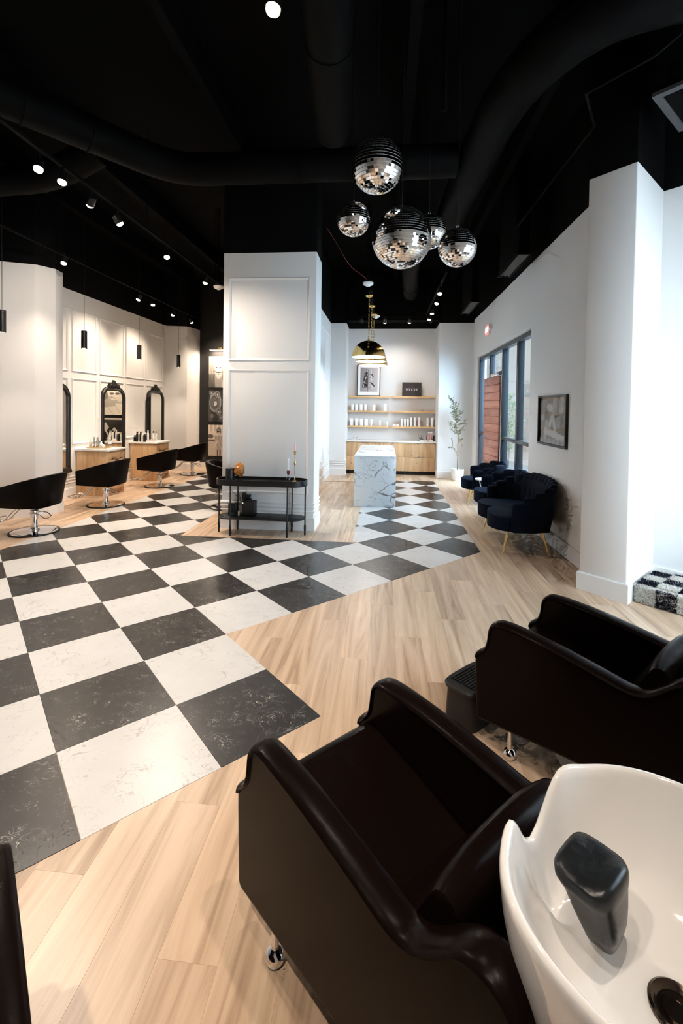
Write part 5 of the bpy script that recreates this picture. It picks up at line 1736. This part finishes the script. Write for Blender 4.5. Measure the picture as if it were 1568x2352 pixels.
def disco(label, loc, d, rows):
    t = thing('disco_ball', label, 'disco ball', loc, rg.uniform(0, 6), 'mirror balls hung in a cluster')
    R = d / 2
    core = MB().ball((0, 0, 0), R * 0.985, 48, 32).build('ball_core', m_core, t, smooth=60)
    b = MB()
    for i in range(rows):
        a0 = -PI / 2 + PI * i / rows; a1 = -PI / 2 + PI * (i + 1) / rows
        am = (a0 + a1) / 2
        nn = max(5, int(round(2 * PI * math.cos(am) / (PI / rows))))
        ph = rg.uniform(0, 1)
        hh = PI / rows * R * 0.42
        for k in range(nn):
            lo = 2 * PI * (k + ph) / nn
            n = Vector((math.cos(am) * math.cos(lo), math.cos(am) * math.sin(lo), math.sin(am)))
            e = Vector((-math.sin(lo), math.cos(lo), 0)); u = n.cross(e)
            jx, jy = rg.gauss(0, 0.016), rg.gauss(0, 0.010)
            n2 = (n + e * jx + u * jy).normalized()
            e2 = (e - n2 * e.dot(n2)).normalized(); u2 = n2.cross(e2)
            hw = min(2 * PI * R * math.cos(am) / nn * 0.485, hh * 1.4)
            c = n * R
            b.add([c - e2 * hw - u2 * hh, c + e2 * hw - u2 * hh, c + e2 * hw + u2 * hh, c - e2 * hw + u2 * hh], [(0, 1, 2, 3)])
    o = b.build('mirror_facets', m_facet, t, smooth=0)
    tag(o, kind='stuff')
    MB().lathe([(R * 0.16, R * 0.97), (R * 0.16, R * 1.01), (R * 0.05, R * 1.03)], 16).build('hanger_cap', m_chrome, t, smooth=40)
    MB().tube([(0.012 * math.cos(a), 0, R * 1.03 + 0.012 + 0.012 * math.sin(a)) for a in [2 * PI * k / 12 for k in range(12)]], 0.002, 6, closed=True).build('hanger_ring', m_chrome, t, smooth=60)
    MB().cyl((0, 0, R * 1.03 + 0.022), (0, 0, CEIL - loc[2]), 0.0025, 0.0025, 6).build('hanging_cord', m_blackmetal, t, smooth=60)
    return t


disco('large mirrored disco ball hanging highest in the cluster', (-0.098, 3.784, 3.71), 0.42, 27)
disco('small mirrored disco ball at the left of the cluster', (-0.28, 3.765, 3.287), 0.27, 27)
disco('largest mirrored disco ball at the front of the cluster', (0.111, 3.953, 3.197), 0.50, 40)
disco('mirrored disco ball half hidden behind the largest one', (0.357, 4.19, 3.331), 0.30, 27)
disco('small mirrored disco ball at the right of the cluster', (0.545, 3.775, 3.049), 0.30, 27)

# ================================================================== BRASS PENDANTS


def dome(label, x, y):
    t = thing('dome_pendant', label, 'pendant lamp', (x, y, 2.72), 0, 'brass dome pendants over the island')
    R = 0.315
    prof = [(R * math.cos(PI / 2 * k / 14), 0.305 * math.sin(PI / 2 * k / 14)) for k in range(14)] + [(0.02, 0.306)]
    MB().lathe(prof, 48, cap0=False, cap1=True).build('dome_shade', m_brass, t, smooth=60)
    inner = [((R - 0.006) * math.cos(PI / 2 * k / 14), 0.298 * math.sin(PI / 2 * k / 14)) for k in range(14)] + [(0.01, 0.298)]
    MB().lathe(inner, 48, cap0=False, cap1=True).build('dome_lining', m_domein, t, smooth=60)
    MB().lathe([(R, 0.0), (R, -0.004), (R - 0.006, -0.004), (R - 0.006, 0.0)], 48, cap0=False, cap1=False).build('rim', m_brass, t, smooth=40)
    MB().lathe([(0.02, 0.305), (0.03, 0.31), (0.03, 0.325), (0.012, 0.335), (0.012, 0.35)], 16).build('loop_cap', m_brass, t, smooth=50)
    MB().ball((0, 0, 0.13), (0.05, 0.05, 0.06), 16, 10).build('bulb', m_bulb, t, smooth=80)
    light('dome_light', 'POINT', (0, 0, 0.06), 13, (1.0, 0.92, 0.82), parent=t, shadow_soft_size=0.06)
    top = 3.86 - 2.72
    ch = MB()
    z = 0.35; k = 0
    while z < top - 0.03:
        pts = []
        for j in range(10):
            a = 2 * PI * j / 10
            p = 0.011 * math.cos(a); q = 0.021 * math.sin(a)
            pts.append((p, 0, z + 0.018 + q) if k % 2 == 0 else (0, p, z + 0.018 + q))
        ch.tube(pts, 0.0032, 5, closed=True)
        z += 0.034; k += 1
    tag(ch.build('chain', m_brass, t, smooth=60), kind='stuff')
    MB().tube([(0.006 * math.sin(5 * i), 0.006 * math.cos(5 * i), 0.35 + (top - 0.37) * i / 20) for i in range(21)], 0.0025, 5).build('flex', m_gold, t, smooth=60)
    MB().lathe([(0.0, top - 0.035), (0.02, top - 0.035), (0.062, top - 0.02), (0.068, top - 0.012), (0.068, top)], 28).build('ceiling_rose', m_brass, t, smooth=50)
    return t


PX = (-0.334, -0.311, -0.287)
for k, (y, lab) in enumerate(((8.70, 'brass dome pendant nearest the camera over the island'), (9.57, 'brass dome pendant in the middle over the island'), (10.44, 'brass dome pendant farthest back over the island'))):
    dome(lab, PX[k], y)
sr = thing('mounting_strut', 'black steel strut above the brass pendants', 'strut', (-0.31, 9.5, 3.86))
MB().box(-0.03, -1.2, 0.0, 0.03, 1.2, 0.05).build('strut_bar', m_black, sr, smooth=0)
for y in (-1.1, 0.1, 1.1):
    MB().cyl((0, y, 0.05), (0, y, CEIL - 3.86), 0.006, 0.006, 8).build('hanger_rod', m_black, sr, smooth=60)

# ---- slim black cylinder pendants over the stations


def tube_pendant(label, y):
    t = thing('cylinder_pendant', label, 'pendant lamp', (-5.30, y, 2.745), 0, 'slim black cylinder pendants')
    MB().lathe([(0.042, 0.0), (0.048, 0.0), (0.048, 0.305), (0.042, 0.31), (0.006, 0.31)], 28, cap0=False).build('cylinder_shade', m_blackmetal, t, smooth=40)
    MB().lathe([(0.0, 0.006), (0.042, 0.006), (0.042, 0.012), (0.0, 0.012)], 24).build('lamp_face', m_lampdim, t, smooth=40)
    MB().cyl((0, 0, 0.31), (0, 0, CEIL - 2.745), 0.0035, 0.0035, 6).build('cord', m_blackmetal, t, smooth=60)
    light('pendant_light', 'SPOT', (0, 0, -0.01), 32, WARM, target=(0, 0, -1), parent=t, spot_size=math.radians(95), spot_blend=0.7, shadow_soft_size=0.04)
    return t


for y, lab in ((5.98, 'slim black cylinder pendant at the left edge, in front of the left column'), (7.74, 'slim black cylinder pendant nearest the left column on its right'), (9.57, 'slim black cylinder pendant over the middle mirror'), (11.49, 'slim black cylinder pendant farthest back, by the far column')):
    tube_pendant(lab, y)

# ================================================================== TRACK LIGHTS


def track(label, p0, p1, heads, energy, zt=4.02, off=(), color=WARM, size=80):
    t = thing('lighting_track', label, 'track light', (*p0, zt))
    d = Vector((p1[0] - p0[0], p1[1] - p0[1], 0))
    MB().bar((0, 0, 0), d, 0.036, 0.025).build('track_rail', m_black, t, smooth=0)
    for f in (0.03, 0.5, 0.97):
        q = d * f
        MB().cyl((q.x, q.y, 0.012), (q.x, q.y, CEIL - zt), 0.006, 0.006, 8).build('hanger_rod', m_black, t, smooth=60)
    for k, hd in enumerate(heads):
        x, y, tx, ty, tz = hd[:5]
        ef = hd[5] if len(hd) > 5 else 1.0
        loc = Vector((x - p0[0], y - p0[1], -0.115))
        aim = (Vector((tx, ty, tz)) - Vector((x, y, zt - 0.115))).normalized()
        h = MB().lathe([(0.026, -0.06), (0.036, -0.05), (0.042, 0.03), (0.042, 0.042), (0.038, 0.042)], 20).build('track_head', m_blackmetal, t, smooth=40)
        h.location = loc
        h.rotation_euler = aim.to_track_quat('Z', 'Y').to_euler()
        MB().lathe([(0.034, 0.042), (0.037, 0.048), (0.036, 0.056), (0.028, 0.064), (0.016, 0.069), (0.0, 0.071)], 20).build('lamp_face', m_black if k in off else m_lamp, h, smooth=40)
        MB().bar(loc + Vector((0, 0, 0.03)), loc + Vector((0, 0, 0.105)), 0.016, 0.02, (1, 0, 0)).build('head_stem', m_blackmetal, t, smooth=0)
        if k not in off:
            light('track_lamp', 'SPOT', loc + aim * 0.10, energy * ef, color, target=loc + aim, parent=t, spot_size=math.radians(size), spot_blend=0.8, shadow_soft_size=0.04)
    return t


track('black light track over the checkered floor, nearer the pillar', (-3.08, 3.2), (-3.08, 8.3), [(-3.13, 3.94, -2.6, 2.4, 0, 0.9), (-3.07, 4.17, -3.2, 3.2, 0, 0.9), (-3.12, 4.67, -5.5, 6.5, 2.0, 0.7), (-3.12, 5.15, -1.9, 6.5, 1.3, 0.75), (-3.12, 6.36, -2.4, 5.6, 0.5), (-3.08, 7.7, -4.2, 8.2, 0)], 165, color=SOFT, size=98)
track('black light track along the mirror wall', (-4.88, 4.9), (-4.88, 11.6), [(-4.80, 6.55, -4.9, 5.6, 0.4), (-4.92, 8.88, -5.9, 8.7, 1.6), (-4.88, 9.35, -4.6, 8.8, 0.0), (-4.94, 10.42, -5.9, 10.3, 1.6), (-4.92, 11.34, -4.2, 12.83, 1.6)], 84, size=110)
TR = (1.0, 0.91, 0.82)
track('black light track on the right, leading to the back counter', (0.965, 7.75), (0.93, 11.3), [(0.95, 8.62, 0.8, 7.6, 0.2), (0.99, 9.42, 0.0, 9.0, 0.9), (0.982, 10.38, 0.9, 10.9, 0.0), (0.99, 11.07, 0.2, 11.4, 0.2)], 44, color=TR)
track('black light track crossing before the alcove', (-0.78, 11.45), (1.18, 11.45), [(-0.62, 11.45, -0.55, 12.95, 2.3), (-0.05, 11.45, -0.05, 12.95, 2.3), (0.55, 11.45, 0.5, 12.95, 2.3), (1.05, 11.45, 0.95, 12.95, 2.3)], 30, off=(0, 3), color=TR)
track('black light track above the shampoo chairs, over the camera', (-1.5, -0.3), (1.3, 1.5), [(-1.1, -0.05, -1.5, 1.2, 0, 2.2), (-0.2, 0.55, -0.9, 1.3, 0.2, 0.6), (0.55, 1.0, 0.3, 0.7, 0.6, 0.9)], 75, color=SOFT)
track('short black light track with one lamp at the top edge', (-0.62, 1.7), (-0.62, 2.55), [(-0.62, 2.45, -0.9, 1.9, 0)], 45, color=SOFT)

# ---- detectors, red wire
def detector(label, x, y):
    t = thing('smoke_detector', label, 'smoke detector', (x, y, 3.90))
    MB().lathe([(0.025, -0.045), (0.035, -0.042), (0.04, -0.03), (0.075, -0.02), (0.092, 0.005), (0.092, 0.02), (0.06, 0.022)], 28).build('detector_body', m_white, t, smooth=40)
    MB().lathe([(0.06, 0.022), (0.06, 0.06)], 16).build('back_box', m_blackmetal, t, smooth=40)
    MB().cyl((0, 0, 0.06), (0, 0, CEIL - 3.90), 0.01, 0.01, 8).build('conduit', m_black, t, smooth=60)
    MB().ball((0.05, -0.045, -0.015), 0.008, 8, 6).build('red_light', emit('detector_led', (1, 0.1, 0.1), 1.0) if 'detector_led' not in bpy.data.materials else bpy.data.materials['detector_led'], t, smooth=60)


detector('white smoke detector above the nearest brass pendant', -0.333, 8.03)
detector('white smoke detector behind the brass pendant chains', -0.258, 10.89)
detector('white smoke detector peeking out left of the pillar top', -3.02, 8.15)
wv = []
for k in range(21):
    u = k / 20
    wv.append((-0.95 + 0.61 * u, 7.2 + 0.83 * u, 4.55 - 0.60 * u - 0.10 * math.sin(PI * u) + 0.02 * math.sin(9 * u)))
tag(MB().tube(wv, 0.004, 6).build('fire_alarm_wire', M('red_wire', (0.25, 0.02, 0.02), 0.5), smooth=60), 'thin red wire sagging to the smoke detector', 'wire')

# ---- small black services under the deck
tag(MB().tube([(0.456, 4.06, CEIL), (0.456, 4.06, 4.42), (0.456, 4.06, 4.3)], [0.02, 0.02, 0.024], 10).build('sprinkler_pipe', m_duct, smooth=60), 'black vertical sprinkler pipe hanging right of the highest disco ball', 'pipe')
cdt = [(2.3, 3.5, CEIL), (2.0, 3.5, 4.4), (1.857, 3.553, 4.3), (1.549, 3.922, 4.3), (1.807, 4.371, 4.3), (1.769, 6.65, 4.3), (1.769, 6.75, CEIL)]
tag(MB().tube(cdt, 0.012, 8).build('ceiling_conduit', m_duct, smooth=60), 'thin black conduit bending below the deck on the right', 'conduit')
